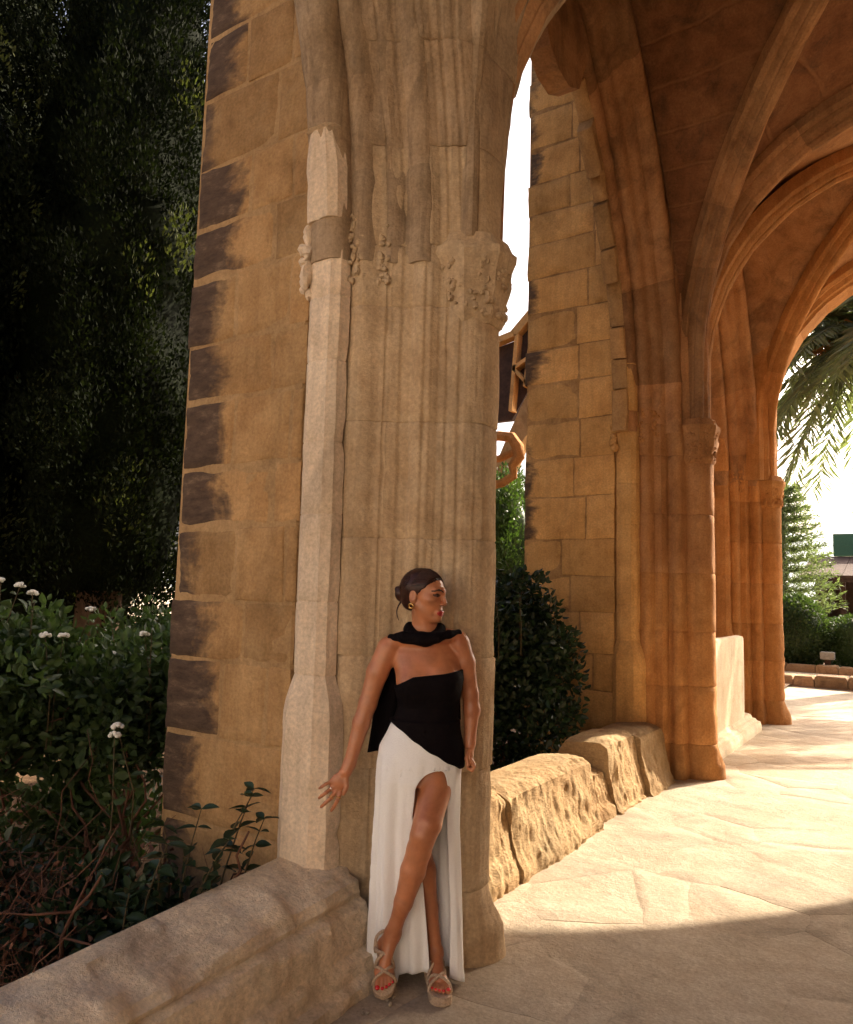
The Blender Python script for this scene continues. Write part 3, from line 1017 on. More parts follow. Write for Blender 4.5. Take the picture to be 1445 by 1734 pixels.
W1 = empty('low_wall', (-2.15, 1.0, 0.0), 'worn pale stone low wall running into the foreground left', 'wall', 'low walls between the piers')
low_wall([(-2.42, -0.05), (-2.42, 0.385), (-2.39, 0.418), (-2.30, 0.415), (-2.20, 0.400), (-2.11, 0.385), (-2.06, 0.355), (-2.045, 0.315), (-2.055, 0.29), (-2.02, 0.275), (-2.0, 0.24), (-1.985, 0.13), (-1.95, 0.105), (-1.93, 0.06), (-1.895, 0.04), (-1.88, -0.05)],
         -0.65, 2.66, 12, 0.020, 80, 'coping_stone', M['sill'], W1, [-0.65, 0.75, 2.68], chunky=0.0)
W2 = empty('low_wall', (-2.15, 5.1, 0.0), 'rough eroded low wall in raking sunlight between near and middle pier', 'wall', 'low walls between the piers')
for _y0, _y1, _h, _dx, _sd in ((3.42, 3.95, 0.93, -0.02, 40), (3.95, 5.18, 0.86, 0.0, 41), (5.18, 5.60, 0.60, -0.06, 42), (5.60, 6.25, 0.98, -0.03, 43), (6.25, 6.86, 1.08, 0.01, 44)):
    low_wall([(-2.42, -0.05), (-2.42, 0.40 * _h), (-2.36, 0.485 * _h), (-2.20, 0.50 * _h), (-2.07 + _dx, 0.495 * _h), (-2.015 + _dx, 0.46 * _h), (-1.995 + _dx, 0.33 * _h), (-1.975 + _dx, 0.18 * _h), (-1.93 + _dx, 0.06), (-1.90 + _dx, -0.05)],
             _y0, _y1, _sd, 0.016, 90, 'stone_block', M['rough'], W2, [_y0, _y1], nx=7, chunky=0.12)
W3 = empty('low_wall', (-2.15, 9.1, 0.0), 'short moulded stone step under the pale slab', 'wall', 'low walls between the piers')
low_wall([(-2.42, -0.05), (-2.42, 0.20), (-2.0, 0.20), (-1.93, 0.19), (-1.91, 0.15), (-1.87, 0.145), (-1.85, 0.12), (-1.82, 0.115), (-1.80, 0.06), (-1.80, -0.05)],
         7.7, 10.25, 70, 0.006, 20, 'step_stone', M['slab'], W3, [7.7, 9.2, 10.25])
# the upright slab
sx0, sx1, sy0, sy1, sz0, sz1 = -2.06, -1.93, 7.75, 10.02, 0.19, 1.15
rings = []
for z, ins in ((sz0, 0.0), (sz0 + 0.02, 0.0), (0.6, 0.0), (sz1 - 0.03, 0.0), (sz1 - 0.008, 0.008), (sz1, 0.028)):
    base = [(sx0 + ins, sy0 + ins), (sx1 - ins - .03, sy0 + ins), (sx1 - ins, sy0 + ins + .05), (sx1 - ins, sy1 - ins - .10), (sx1 - ins - .045, sy1 - ins), (sx0 + ins, sy1 - ins)]
    o = subdiv_ring(np.array(base), 6)
    p = np.stack([o[:, 0], o[:, 1], np.full(len(o), z)], 1)
    p[:, 0] += 0.004 * fbm(p, 5, 2, 3)
    p[:, 2] += 0.006 * vnoise(p, 4, 2)
    rings.append(p)
V, F = loft(rings)
tag(mesh_obj('stone_slab', V, F, M['slab'], None, True, auto=40), 'pale smooth upright slab standing on a step between middle and far pier', 'slab')

# ---------------------------------------------------------------- ground and floor
def sheet(name, x0, x1, y0, y1, z, mat, n=2, amp=0.0):
    xs = np.linspace(x0, x1, n); ys = np.linspace(y0, y1, n)
    V = np.array([(x, y, z) for x in xs for y in ys])
    if amp:
        V[:, 2] += amp * fbm(V, 1.1, 3, 4)
    F = [(i * n + j, (i + 1) * n + j, (i + 1) * n + j + 1, i * n + j + 1) for i in range(n - 1) for j in range(n - 1)]
    return tag(mesh_obj(name, V, F, mat, None, True), kind='structure')


sheet('ground', -3000, 3000, -3000, 3000, -0.06, M['plaza'])
sheet('garden_ground', -30, -2.38, -12, 30, -0.02, M['earth'], 90, 0.03)
floor = sheet('floor', -2.0, 2.05, -2.2, 11.9, 0.0006, M['sand'], 220, 0.0024)


def clip_poly(poly, px, py, nx, ny):
    out = []
    for i in range(len(poly)):
        a, b = poly[i], poly[(i + 1) % len(poly)]
        da = (a[0] - px) * nx + (a[1] - py) * ny
        db = (b[0] - px) * nx + (b[1] - py) * ny
        if da <= 0:
            out.append(a)
        if (da < 0) != (db < 0) and da != db:
            t = da / (da - db)
            out.append((a[0] + (b[0] - a[0]) * t, a[1] + (b[1] - a[1]) * t))
    return out


rf = np.random.default_rng(5)
pts = []
for gy in np.arange(0.2, 12.0, 0.46):
    for gx in np.arange(-2.0, 2.1, 0.66):
        pts.append((gx + rf.uniform(-0.30, 0.30), gy + rf.uniform(-0.20, 0.20)))
pts = np.array(pts)
for i, (px, py) in enumerate(pts):
    poly = [(-1.99, 0.0), (2.0, 0.0), (2.0, 11.9), (-1.99, 11.9)]
    d = np.hypot(pts[:, 0] - px, pts[:, 1] - py)
    for j in np.argsort(d)[1:16]:
        qx, qy = pts[j]
        L = d[j]
        nx, ny = (qx - px) / L, (qy - py) / L
        g = 0.0018
        poly = clip_poly(poly, px + nx * (L / 2 - g), py + ny * (L / 2 - g), nx, ny)
        if not poly:
            break
    if len(poly) < 3:
        continue
    P = np.array(poly)
    area = 0.5 * abs(np.dot(P[:, 0], np.roll(P[:, 1], 1)) - np.dot(P[:, 1], np.roll(P[:, 0], 1)))
    if area < 0.02:
        continue
    c = P.mean(0)
    P = subdiv_ring(P, 5)
    P3 = np.c_[P, P[:, :1] * 0]
    P = P + np.stack([0.026 * fbm(P3, 5, 1, 3), 0.026 * fbm(P3, 5, 2, 3)], 1)
    h = 0.0012 + rf.uniform(-0.001, 0.001)
    tilt = rf.normal(0, 0.002, 2)
    rings = []
    for s_, zz in ((1.0, -0.02), (1.0, h - 0.0012), (0.985, h), (0.5, h + 0.001)):
        q = c + (P - c) * s_
        z = zz + (q - c) @ tilt + (0.0015 * fbm(np.c_[q, q[:, :1] * 0], 3, 2, 2) if zz > 0 else 0)
        rings.append(np.c_[q, z])
    V, F = loft(rings)
    mesh_obj('flagstone', V, F, M['flag'], floor, True, auto=40)

# crumbled stone at the foot of the near low wall
rg = np.random.default_rng(91)
parts = []
for q in range(60):
    y = rg.uniform(1.0, 2.62)
    x = -1.86 + abs(rg.normal(0, 0.035))
    if y > 2.5:
        x += 0.05
    r = rg.choice([0.004, 0.007, 0.011, 0.018], p=[.5, .36, .12, .02])
    th = np.linspace(0, math.pi, 6); ph = np.linspace(0, 2 * math.pi, 8, endpoint=False)
    T_, Ph = np.meshgrid(th, ph, indexing='ij')
    d = np.stack([np.sin(T_) * np.cos(Ph), np.sin(T_) * np.sin(Ph), np.cos(T_)], -1).reshape(-1, 3)
    v = d * (1 + 0.35 * vnoise(d + q, 1.3, 2))[:, None] * np.array([r * rg.uniform(.8, 1.6), r, r * 0.7]) + np.array([x, y, r * 0.5 + 0.002])
    f = [(i * 8 + j, (i + 1) * 8 + j, (i + 1) * 8 + (j + 1) % 8, i * 8 + (j + 1) % 8) for i in range(5) for j in range(8)]
    parts.append((v, f))
V, F = merge(parts)
tag(mesh_obj('rubble', V, F, M['flag'], None, True), 'crumbs of pale stone along the foot of the near low wall', 'rubble', kind='stuff')
# ------------------------------------------------------------------ planting and the place outside
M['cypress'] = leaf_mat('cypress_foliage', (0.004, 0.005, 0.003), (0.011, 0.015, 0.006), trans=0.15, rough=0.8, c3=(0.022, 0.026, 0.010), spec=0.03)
M['cypress_sun_rim'] = leaf_mat('cypress_painted_sun', (0.030, 0.036, 0.012), (0.070, 0.076, 0.028), trans=0.25, rough=0.7, spec=0.05)  # brighter leaf copy, sunlight put into the colour
M['shrub'] = leaf_mat('shrub_leaf', (0.030, 0.052, 0.018), (0.068, 0.105, 0.036), trans=0.3)
M['sprig'] = leaf_mat('glossy_leaf', (0.012, 0.026, 0.012), (0.026, 0.048, 0.020), trans=0.12, rough=0.35)
M['bush'] = leaf_mat('bush_leaf', (0.030, 0.055, 0.016), (0.065, 0.105, 0.030), trans=0.3)
M['hedge'] = leaf_mat('hedge_leaf', (0.028, 0.050, 0.018), (0.060, 0.090, 0.032), trans=0.3)
M['pine'] = leaf_mat('pine_needle', (0.085, 0.11, 0.065), (0.15, 0.18, 0.10), trans=0.4)
M['palm'] = leaf_mat('palm_leaflet', (0.10, 0.115, 0.075), (0.17, 0.18, 0.115), trans=0.5, c3=(0.23, 0.17, 0.09))
M['date'] = plain_mat('date_stalk', (0.36, 0.15, 0.035), 0.7)
M['bark'] = plain_mat('bark', (0.10, 0.062, 0.040), 0.95, var=0.4, scale=20, bump=0.6)
M['twig'] = plain_mat('dry_twig', (0.13, 0.058, 0.034), 0.9, var=0.4, scale=12)
M['stem'] = plain_mat('green_stem', (0.09, 0.065, 0.03), 0.8, var=0.3)
M['petal'] = plain_mat('white_petal', (0.72, 0.70, 0.62), 0.7, var=0.08)
M['wood'] = plain_mat('dark_timber', (0.075, 0.042, 0.028), 0.85, var=0.3, scale=9)
M['tile'] = plain_mat('roof_tile', (0.075, 0.040, 0.028), 0.9, var=0.35, scale=14)
M['green_paint'] = plain_mat('green_sheet_metal', (0.06, 0.16, 0.10), 0.5, var=0.15)
M['concrete'] = plain_mat('concrete', (0.34, 0.31, 0.27), 0.9, var=0.2, bump=0.3)


def leaves(P, D, size, rng, width=0.5, fold=0.25, shape=6):
    """leaf blades at points P growing along directions D"""
    n = len(P)
    D = D / (np.linalg.norm(D, axis=1, keepdims=True) + 1e-9)
    A = rng.normal(size=(n, 3))
    Sd = np.cross(D, A); Sd /= np.linalg.norm(Sd, axis=1, keepdims=True) + 1e-9
    Nn = np.cross(Sd, D)
    L = (size * rng.uniform(0.65, 1.3, n))[:, None]
    W = L * width * 0.5
    if shape == 4:
        V = np.stack([P, P + D * L * 0.45 + Sd * W, P + D * L + Nn * L * 0.1, P + D * L * 0.45 - Sd * W], 1)
        F = np.array([[0, 1, 2, 3]])
        k = 4
    else:
        V = np.stack([P, P + D * L * 0.33 + Sd * W + Nn * L * fold * .4, P + D * L * 0.70 + Sd * W * 0.8 + Nn * L * fold * .25,
                      P + D * L - Nn * L * 0.10, P + D * L * 0.70 - Sd * W * 0.8 + Nn * L * fold * .25, P + D * L * 0.33 - Sd * W + Nn * L * fold * .4], 1)
        F = np.array([[0, 1, 2, 3], [0, 3, 4, 5]])
        k = 6
    V = V.reshape(-1, 3)
    F = (F[None] + (np.arange(n) * k)[:, None, None]).reshape(-1, 4)
    return V, F


def lump(c, rad, seed, n=14, amp=0.18):
    th = np.linspace(0, math.pi, n); ph = np.linspace(0, 2 * math.pi, 2 * n, endpoint=False)
    T, Ph = np.meshgrid(th, ph, indexing='ij')
    d = np.stack([np.sin(T) * np.cos(Ph), np.sin(T) * np.sin(Ph), np.cos(T)], -1).reshape(-1, 3)
    V = d * (1 + amp * fbm(d * 1.0, 2.2, seed, 3))[:, None] * np.asarray(rad) + np.asarray(c)
    m = 2 * n
    F = [(i * m + j, i * m + (j + 1) % m, (i + 1) * m + (j + 1) % m, (i + 1) * m + j) for i in range(n - 1) for j in range(m)]
    return V, np.array(F)[:, ::-1]


def cat_mesh(parts):
    V, F, n = [], [], 0
    for v, f in parts:
        V.append(np.asarray(v)); F.append(np.asarray(f) + n); n += len(v)
    return np.concatenate(V), np.concatenate(F)


def sphere_pts(rng, n):
    d = rng.normal(size=(n, 3))
    return d / np.linalg.norm(d, axis=1, keepdims=True)


def branch_paths(rng, base, n, h, spread, bend=0.3, steps=6):
    out = []
    for _ in range(n):
        a = rng.uniform(0, 2 * math.pi)
        d = np.array([math.cos(a) * spread, math.sin(a) * spread, 1.0]) * h * rng.uniform(0.6, 1.0)
        p = np.array(base, float) + rng.normal(0, 0.03, 3) * np.array([1, 1, 0])
        w = rng.normal(0, bend * h / steps, (steps, 3))
        path = [p]
        for k in range(steps):
            path.append(path[-1] + d / steps + w[k] * np.array([1, 1, .3]))
        out.append(np.array(path))
    return out


def cypress(name, base, h, rad, seed, label, nleaf, group, z0=1.0, clump=0.34, mat=None, leaf=0.055, inner=0.52):
    rng = np.random.default_rng(seed)
    T = empty(name, base, label, 'tree', group)
    b = np.array(base, float)
    V, F = tube([b + (0, 0, -0.1), b + (0.05, 0.02, h * 0.3), b + (0, 0, h * 0.8)], [0.22 * rad / 1.5, 0.16 * rad / 1.5, 0.03], 9)
    under(mesh_obj('trunk', V, F, M['bark']), T)

    def R(z):
        t = (z - z0) / (h - z0)
        return rad * np.clip(np.interp(t, [0, 0.06, 0.2, 0.5, 0.8, 1.0], [0.45, 0.72, 0.95, 1.0, 0.72, 0.08]), 0.02, 2)
    parts = []
    # dense inner mass
    zs = np.linspace(z0 + 0.15, h - 0.4, 26)
    rings = []
    th = np.linspace(0, 2 * math.pi, 30, endpoint=False)
    for z in zs:
        p = np.stack([np.cos(th), np.sin(th), np.full(30, z)], 1)
        r = R(z) * inner * (1 + 0.25 * vnoise(p * np.array([1, 1, .6]) * 1.5, 1.6, seed))
        rings.append(np.stack([b[0] + np.cos(th) * r, b[1] + np.sin(th) * r, np.full(30, b[2] + z)], 1))
    v, f = loft(rings, True, False)
    parts.append((v, np.array(f)))
    # upright plumes on the outside
    nc = int(420 * rad * h / 10)
    cz = rng.uniform(z0, h - 0.15, nc)
    ca = rng.uniform(0, 2 * math.pi, nc)
    cr = R(cz) * rng.uniform(0.48, 1.08, nc)
    C = np.stack([b[0] + np.cos(ca) * cr, b[1] + np.sin(ca) * cr, b[2] + cz], 1)
    k = nleaf // nc
    Cs = np.repeat(C, k, 0)
    sz = np.repeat(rng.uniform(0.6, 1.3, nc), k)[:, None] * clump
    off = sphere_pts(rng, len(Cs)) * (rng.uniform(0, 1, len(Cs)) ** 0.45)[:, None] * sz * np.array([0.62, 0.62, 1.25])
    P = Cs + off
    rad_dir = np.stack([np.repeat(np.cos(ca), k), np.repeat(np.sin(ca), k), np.zeros(len(Cs))], 1)
    D = rad_dir * 0.6 + np.array([0, 0, 0.9]) + off * 1.2 + rng.normal(0, 0.45, (len(Cs), 3))
    parts.append(leaves(P, D, leaf, rng, 0.45, 0.2, 4))
    n0 = len(parts[0][1])
    V, F = cat_mesh(parts)
    # sunlit rim put into the colour: brighter leaves on outer plumes facing the sun
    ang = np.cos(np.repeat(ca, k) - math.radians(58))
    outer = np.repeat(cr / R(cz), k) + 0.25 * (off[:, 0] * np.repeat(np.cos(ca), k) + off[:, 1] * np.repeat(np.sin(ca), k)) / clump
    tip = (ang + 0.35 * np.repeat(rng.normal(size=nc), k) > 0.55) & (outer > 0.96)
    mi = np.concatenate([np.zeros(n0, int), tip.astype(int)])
    under(fast_mesh('crown', V, F, [mat or M['cypress'], M['cypress_sun_rim'] if mat is None else mat], None, True, mi), T)
    return T


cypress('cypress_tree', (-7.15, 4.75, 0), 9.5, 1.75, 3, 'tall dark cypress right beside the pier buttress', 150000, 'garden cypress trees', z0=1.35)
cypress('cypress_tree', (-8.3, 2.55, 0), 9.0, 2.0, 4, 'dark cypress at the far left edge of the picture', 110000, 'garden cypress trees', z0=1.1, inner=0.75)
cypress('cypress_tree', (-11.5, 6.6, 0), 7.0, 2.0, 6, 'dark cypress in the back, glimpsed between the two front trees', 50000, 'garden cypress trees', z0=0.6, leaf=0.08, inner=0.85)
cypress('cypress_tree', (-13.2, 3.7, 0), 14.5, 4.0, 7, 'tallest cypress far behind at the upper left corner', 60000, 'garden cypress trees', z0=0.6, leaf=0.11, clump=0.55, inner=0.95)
cypress('garden_tree', (-7.35, 14.2, 0), 3.9, 1.1, 8, 'bushy green tree seen through the gap beside the near pier', 26000, None, z0=0.5, clump=0.5, mat=M['bush'], leaf=0.09)


def shrub(name, base, rad, h, seed, label, nleaf, mat, z0, group=None, leaf=0.06, flowers=0, stems=10, shoots=0, tips=()):
    rng = np.random.default_rng(seed)
    T = empty(name, base, label, 'shrub', group)
    b = np.array(base, float)
    parts = []
    for p in branch_paths(rng, b, stems, (z0 + h) * 0.55, 0.35, 0.25):
        parts.append(tube(p, np.linspace(0.011, 0.004, len(p)), 5))
    V, F = merge(parts)
    under(mesh_obj('stems', V, F, M['twig']), T)
    nc = max(12, nleaf // 90)
    d = sphere_pts(rng, nc)
    C = b + np.array([0, 0, (z0 + h) / 2]) + d * (rng.uniform(0, 1, nc) ** 0.4)[:, None] * np.array([rad[0], rad[1], (h - z0) / 2])
    k = nleaf // nc
    Cs = np.repeat(C, k, 0)
    off = sphere_pts(rng, len(Cs)) * (rng.uniform(0, 1, len(Cs)) ** 0.5)[:, None] * 0.17
    P = Cs + off
    D = off / 0.17 + np.array([0, 0, 0.25]) + rng.normal(0, 0.4, off.shape)
    lv = [leaves(P, D, leaf, rng, 0.6, 0.3)]
    # upright shoots with paired leaves and a flower head on top
    st, heads = [], []
    for q in range(shoots + len(tips)):
        a = rng.uniform(0, 2 * math.pi)
        rr = rng.uniform(0.2, 0.95)
        p0 = b + np.array([math.cos(a) * rad[0] * rr, math.sin(a) * rad[1] * rr, h * rng.uniform(0.70, 0.85)])
        L = rng.uniform(0.16, 0.34)
        tip = p0 + np.array([rng.normal(0, 0.05), rng.normal(0, 0.05), L])
        if q < len(tips):
            tip = np.array(tips[q], float)
            p0 = tip + np.array([rng.normal(0, 0.05), rng.normal(0, 0.05), -0.30])
        st.append(tube([p0 - (0, 0, 0.25), p0, tip], [0.004, 0.0035, 0.0025], 5))
        for t in np.arange(0.05, 0.95, 0.2):
            c = p0 + (tip - p0) * t
            az = rng.uniform(0, math.pi)
            for s in (0, math.pi):
                dd = np.array([[math.cos(az + s), math.sin(az + s), 0.35 - 0.5 * (1 - t) * 0.5]])
                lv.append(leaves(c[None], dd, leaf * 1.1 * (1 - 0.3 * t), rng, 0.62, 0.25))
        heads.append(tip)
    V, F = cat_mesh(lv)
    under(fast_mesh('foliage', V, F, mat, None, True), T)
    if st:
        V, F = merge(st)
        tag(under(mesh_obj('shoots', V, F, M['stem']), T), kind='stuff')
    for tip in heads[:flowers]:
        fl = []
        for q in range(16):
            dd = sphere_pts(rng, 1)[0]; dd[2] = abs(dd[2]) * 0.8
            v, f = lump(tip + dd * 0.022, (0.011, 0.011, 0.008), q, 5, 0.1)
            fl.append((v, f))
        V, F = cat_mesh(fl)
        under(fast_mesh('flower_head', V, F, M['petal']), T)
    return T


grp = 'flowering shrubs in the garden bay'
shrub('flowering_shrub', (-4.15, 2.15, 0), (0.55, 0.5), 1.42, 21, 'green flowering shrub with white heads at the left edge', 5200, M['shrub'], 0.55, grp, shoots=8, flowers=6, tips=((-4.10, 2.16, 1.56), (-4.02, 2.22, 1.54), (-4.00, 2.28, 1.50), (-3.80, 2.25, 1.29), (-3.72, 2.30, 1.29)))
shrub('flowering_shrub', (-3.75, 2.75, 0), (0.45, 0.42), 1.30, 22, 'leafy flowering shrub tucked against the dark edge of the pier buttress', 4600, M['shrub'], 0.55, grp, shoots=9, flowers=5, tips=((-3.84, 2.52, 1.42), (-3.50, 2.62, 1.30), (-3.20, 2.28, 0.90), (-3.16, 2.24, 0.87)))
shrub('flowering_shrub', (-4.75, 3.35, 0), (0.6, 0.5), 1.35, 23, 'shrub in the second row behind the white flower heads', 4200, M['shrub'], 0.6, grp, shoots=6, flowers=2)
shrub('dark_shrub', (-3.02, 5.75, 0), (0.56, 0.62), 1.72, 24, 'dark leafy shrub in front of the middle pier buttress', 11000, M['sprig'], 0.0, None, leaf=0.062, shoots=22, stems=16)
shrub('round_shrub', (-5.2, 9.6, 0), (0.6, 0.6), 1.5, 26, 'lower green shrub behind the dark one, seen beside the near pier', 3600, M['bush'], 0.3, None, leaf=0.07)


# dry tangle in front of the shrubs
def dry_tangle(base, ext, seed, label, n, h):
    rng = np.random.default_rng(seed)
    T = empty('dry_shrub', base, label, 'shrub', 'dry tangled shrubs behind the low wall')
    b = np.array(base, float)
    parts = []
    for q in range(n):
        p0 = b + np.array([rng.uniform(-ext[0], ext[0]), rng.uniform(-ext[1], ext[1]), 0])
        paths = branch_paths(rng, p0, 1, h * rng.uniform(0.5, 1.1), rng.uniform(0.2, 1.0), 0.5, 7)
        p = paths[0]
        r0 = rng.choice([0.0025, 0.004, 0.007, 0.012], p=[.45, .35, .15, .05])
        parts.append(tube(p, np.linspace(r0, r0 * 0.35, len(p)), 5))
        for _ in range(3):
            k = rng.integers(2, 6)
            dd = rng.normal(0, 1, 3); dd[2] = abs(dd[2]) * 0.4
            dd = dd / np.linalg.norm(dd) * rng.uniform(0.12, 0.35)
            parts.append(tube([p[k], p[k] + dd * 0.5 + rng.normal(0, .02, 3), p[k] + dd + rng.normal(0, .04, 3)], [r0 * 0.5, r0 * 0.35, r0 * 0.2], 4))
    V, F = merge(parts)
    under(mesh_obj('twigs', V, F, M['twig']), T)
    P = b + np.c_[rng.uniform(-ext[0], ext[0], 260), rng.uniform(-ext[1], ext[1], 260), rng.uniform(0.02, h * 0.7, 260)]
    V, F = leaves(P, rng.normal(0, 1, P.shape), 0.035, rng, 0.5, 0.3)
    under(fast_mesh('withered_leaves', V, F, M['twig']), T)


shrub('ground_shrub', (-3.45, 1.55, 0), (0.5, 0.45), 0.42, 28, 'low dark leafy growth among the dry twigs', 2600, M['sprig'], 0.02, None, leaf=0.05, stems=6)
shrub('ground_shrub', (-4.2, 2.75, 0), (0.6, 0.45), 0.55, 30, 'low dark growth under the flowering shrubs', 2600, M['shrub'], 0.02, None, leaf=0.06, stems=6)
shrub('ground_shrub', (-2.85, 2.0, 0), (0.32, 0.35), 0.38, 29, 'low dark leafy growth at the foot of the low wall', 1800, M['sprig'], 0.02, None, leaf=0.05, stems=6)
dry_tangle((-2.95, 1.55, 0), (0.38, 0.35), 31, 'reddish dry twigs in the lower left corner behind the low wall', 60, 0.62)
dry_tangle((-3.10, 2.15, 0), (0.35, 0.30), 32, 'dry twigs at the foot of the pier buttress', 46, 0.62)
dry_tangle((-3.75, 1.75, 0), (0.40, 0.35), 33, 'bare brown stems under the flowering shrubs', 46, 0.9)


# glossy sprig with separate large leaves over the low wall
def leaf_blade(L, W):
    """one pointed, folded leaf as a small grid"""
    rows = []
    for t in np.linspace(0, 1, 6):
        w = W * (math.sin(math.pi * min(1, t * 1.02) ** 0.85) ** 0.9 if 0 < t < 1 else 0.02)
        sag = -0.18 * L * t * t
        rows.append([(t * L, -w, sag + w * 0.35), (t * L, -w * 0.5, sag + w * 0.1), (t * L, 0, sag), (t * L, w * 0.5, sag + w * 0.1), (t * L, w, sag + w * 0.35)])
    V = np.array(rows).reshape(-1, 3)
    F = [(i * 5 + j, (i + 1) * 5 + j, (i + 1) * 5 + j + 1, i * 5 + j + 1) for i in range(5) for j in range(4)]
    return V, F


rng = np.random.default_rng(41)
SP = empty('leafy_sprig', (-2.56, 2.30, 0), 'glossy green sprig with pointed leaves leaning over the low wall', 'plant')
V, F = leaf_blade(0.075, 0.020)
leaf_proto = mesh_obj('leaf', V, F, M['sprig'])
leaf_me = leaf_proto.data
bpy.data.objects.remove(leaf_proto)
stems = [((-2.62, 2.26, 0.0), (-2.50, 2.28, 0.42), (-2.40, 2.37, 0.70)), ((-2.60, 2.30, 0.0), (-2.50, 2.33, 0.38), (-2.46, 2.44, 0.71)),
         ((-2.66, 2.20, 0.0), (-2.58, 2.18, 0.35), (-2.53, 2.22, 0.66)), ((-2.70, 2.16, 0.0), (-2.62, 2.10, 0.30), (-2.55, 2.05, 0.52)),
         ((-2.60, 2.22, 0.0), (-2.46, 2.18, 0.38), (-2.36, 2.22, 0.57)), ((-2.74, 2.24, 0.0), (-2.70, 2.22, 0.32), (-2.68, 2.16, 0.58)),
         ((-2.64, 2.0, 0.0), (-2.58, 1.92, 0.28), (-2.50, 1.88, 0.45)), ((-2.58, 2.34, 0.0), (-2.47, 2.42, 0.36), (-2.43, 2.48, 0.58)),
         ((-2.68, 2.06, 0.0), (-2.56, 2.0, 0.36), (-2.48, 2.02, 0.58))]
for st in stems:
    a, m_, e = (np.array(p) for p in st)
    path = [a, a * .4 + m_ * .6 + (0.01, 0, 0), m_, m_ * .45 + e * .55 + (0, 0, .015), e]
    V, F = tube(path, [0.005, 0.0045, 0.004, 0.003, 0.002], 6)
    under(mesh_obj('stem', V, F, M['stem']), SP)
    for t in np.linspace(0.30, 1.0, 7):
        c = (m_ + (e - m_) * ((t - .5) * 2)) if t > .5 else (a + (m_ - a) * t * 2)
        az = rng.uniform(0, math.pi)
        for s in ((0, math.pi) if t < 0.99 else (0, 2.1, 4.2)):
            ob = bpy.data.objects.new('leaf', leaf_me)
            COL.objects.link(ob)
            sc = rng.uniform(0.75, 1.25)
            ob.location = tuple(c)
            ob.rotation_euler = (rng.normal(0, 0.35), rng.uniform(-0.5, 0.25), az + s + rng.normal(0, 0.3))
            ob.scale = (sc, sc, sc)
            under(ob, SP)

# ------------------------------------------------------------------ outside the end arch
# date palm
PALM = empty('date_palm', (-0.85, 17.2, 0), 'date palm crown with drooping fronds in the bright end arch', 'tree')
V, F = tube([(-0.72, 17.2, -0.1), (-0.80, 17.2, 3.0), (-0.85, 17.2, 6.9)], [0.30, 0.24, 0.26], 14)
under(mesh_obj('trunk', V, F, M['bark']), PALM)
rng = np.random.default_rng(51)
hub = np.array([-0.85, 17.2, 7.0])
for q in range(96):
    az = q * 2.399 + rng.normal(0, 0.1)
    el = math.radians(rng.uniform(-25, 70)) if q > 10 else math.radians(rng.uniform(-50, -10))
    L = rng.uniform(2.5, 3.4)
    d = np.array([math.cos(az) * math.cos(el), math.sin(az) * math.cos(el), math.sin(el)])
    path = []
    for t in np.linspace(0, 1, 14):
        path.append(hub + d * L * t + np.array([0, 0, -1.0]) * (L * 0.55 * t ** 2.1))
    path = np.array(path)
    side = np.cross(d, (0, 0, 1)); side /= np.linalg.norm(side)
    P, D = [], []
    for t in np.linspace(0.12, 1, 52):
        i = min(12, int(t * 13)); f = t * 13 - i
        c = path[i] * (1 - f) + path[i + 1] * f
        tan = path[i + 1] - path[i]; tan /= np.linalg.norm(tan)
        for s in (-1, 1):
            P.append(c); D.append(side * s * 0.75 + tan * 0.75 + np.array([0, 0, -0.35]) + rng.normal(0, 0.1, 3))
    lv = leaves(np.array(P), np.array(D), 0.52, rng, 0.10, 0.1, 4)
    tb = tube(path, np.linspace(0.022, 0.005, 14), 5, cap=False)
    V, F = cat_mesh([(tb[0], np.array(tb[1])), lv])
    under(fast_mesh('frond', V, F, M['palm'], None, True), PALM)
for q in range(9):
    az = rng.uniform(0, 2 * math.pi)
    d = np.array([math.cos(az), math.sin(az), 0.2])
    path = [hub + d * 0.1, hub + d * 0.5 + (0, 0, .1), hub + d * 0.85 + (0, 0, -.15), hub + d * 1.0 + (0, 0, -.6)]
    parts = [tube(path, [0.03, 0.025, 0.018, 0.01], 6)]
    for k in range(22):
        p = np.array(path[2]) * (1 - k / 22) + np.array(path[3]) * (k / 22)
        parts.append(tube([p, p + rng.normal(0, 0.1, 3) + (0, 0, -0.12), p + rng.normal(0, 0.12, 3) + (0, 0, -0.32)], [0.009, 0.008, 0.004], 4))
    V, F = merge(parts)
    under(mesh_obj('date_stalk', V, F, M['date']), PALM)


def bush_mass(name, c, rad, seed, label, nleaf, mat, group=None, leaf=0.07, flat=False):
    rng = np.random.default_rng(seed)
    T = empty(name, (c[0], c[1], 0), label, 'hedge' if flat else 'shrub', group)
    v, f = lump(c, np.array(rad) * 0.88, seed, 16, 0.10)
    d = sphere_pts(rng, nleaf)
    if flat:
        d = d / (np.abs(d) ** 4).sum(1, keepdims=True) ** 0.25
    P = np.asarray(c) + d * np.asarray(rad) * (rng.uniform(0.86, 1.03, nleaf) + 0.08 * vnoise(d, 2.5, seed))[:, None]
    if flat:
        q = v - np.asarray(c)
        q = q / (np.abs(q / (np.array(rad) * 0.9)) ** 4).sum(1, keepdims=True) ** 0.25
        v = np.asarray(c) + q * 0.96
    lv = leaves(P, d + rng.normal(0, 0.6, d.shape) + (0, 0, .2), leaf, rng, 0.6, 0.3, 4)
    V, F = cat_mesh([(v, f), lv])
    under(fast_mesh('foliage', V, F, mat, None, True), T)
    V, F = tube([(c[0], c[1], -0.05), (c[0], c[1], c[2])], [0.06, 0.04], 7)
    under(mesh_obj('trunk', V, F, M['bark']), T)
    return T


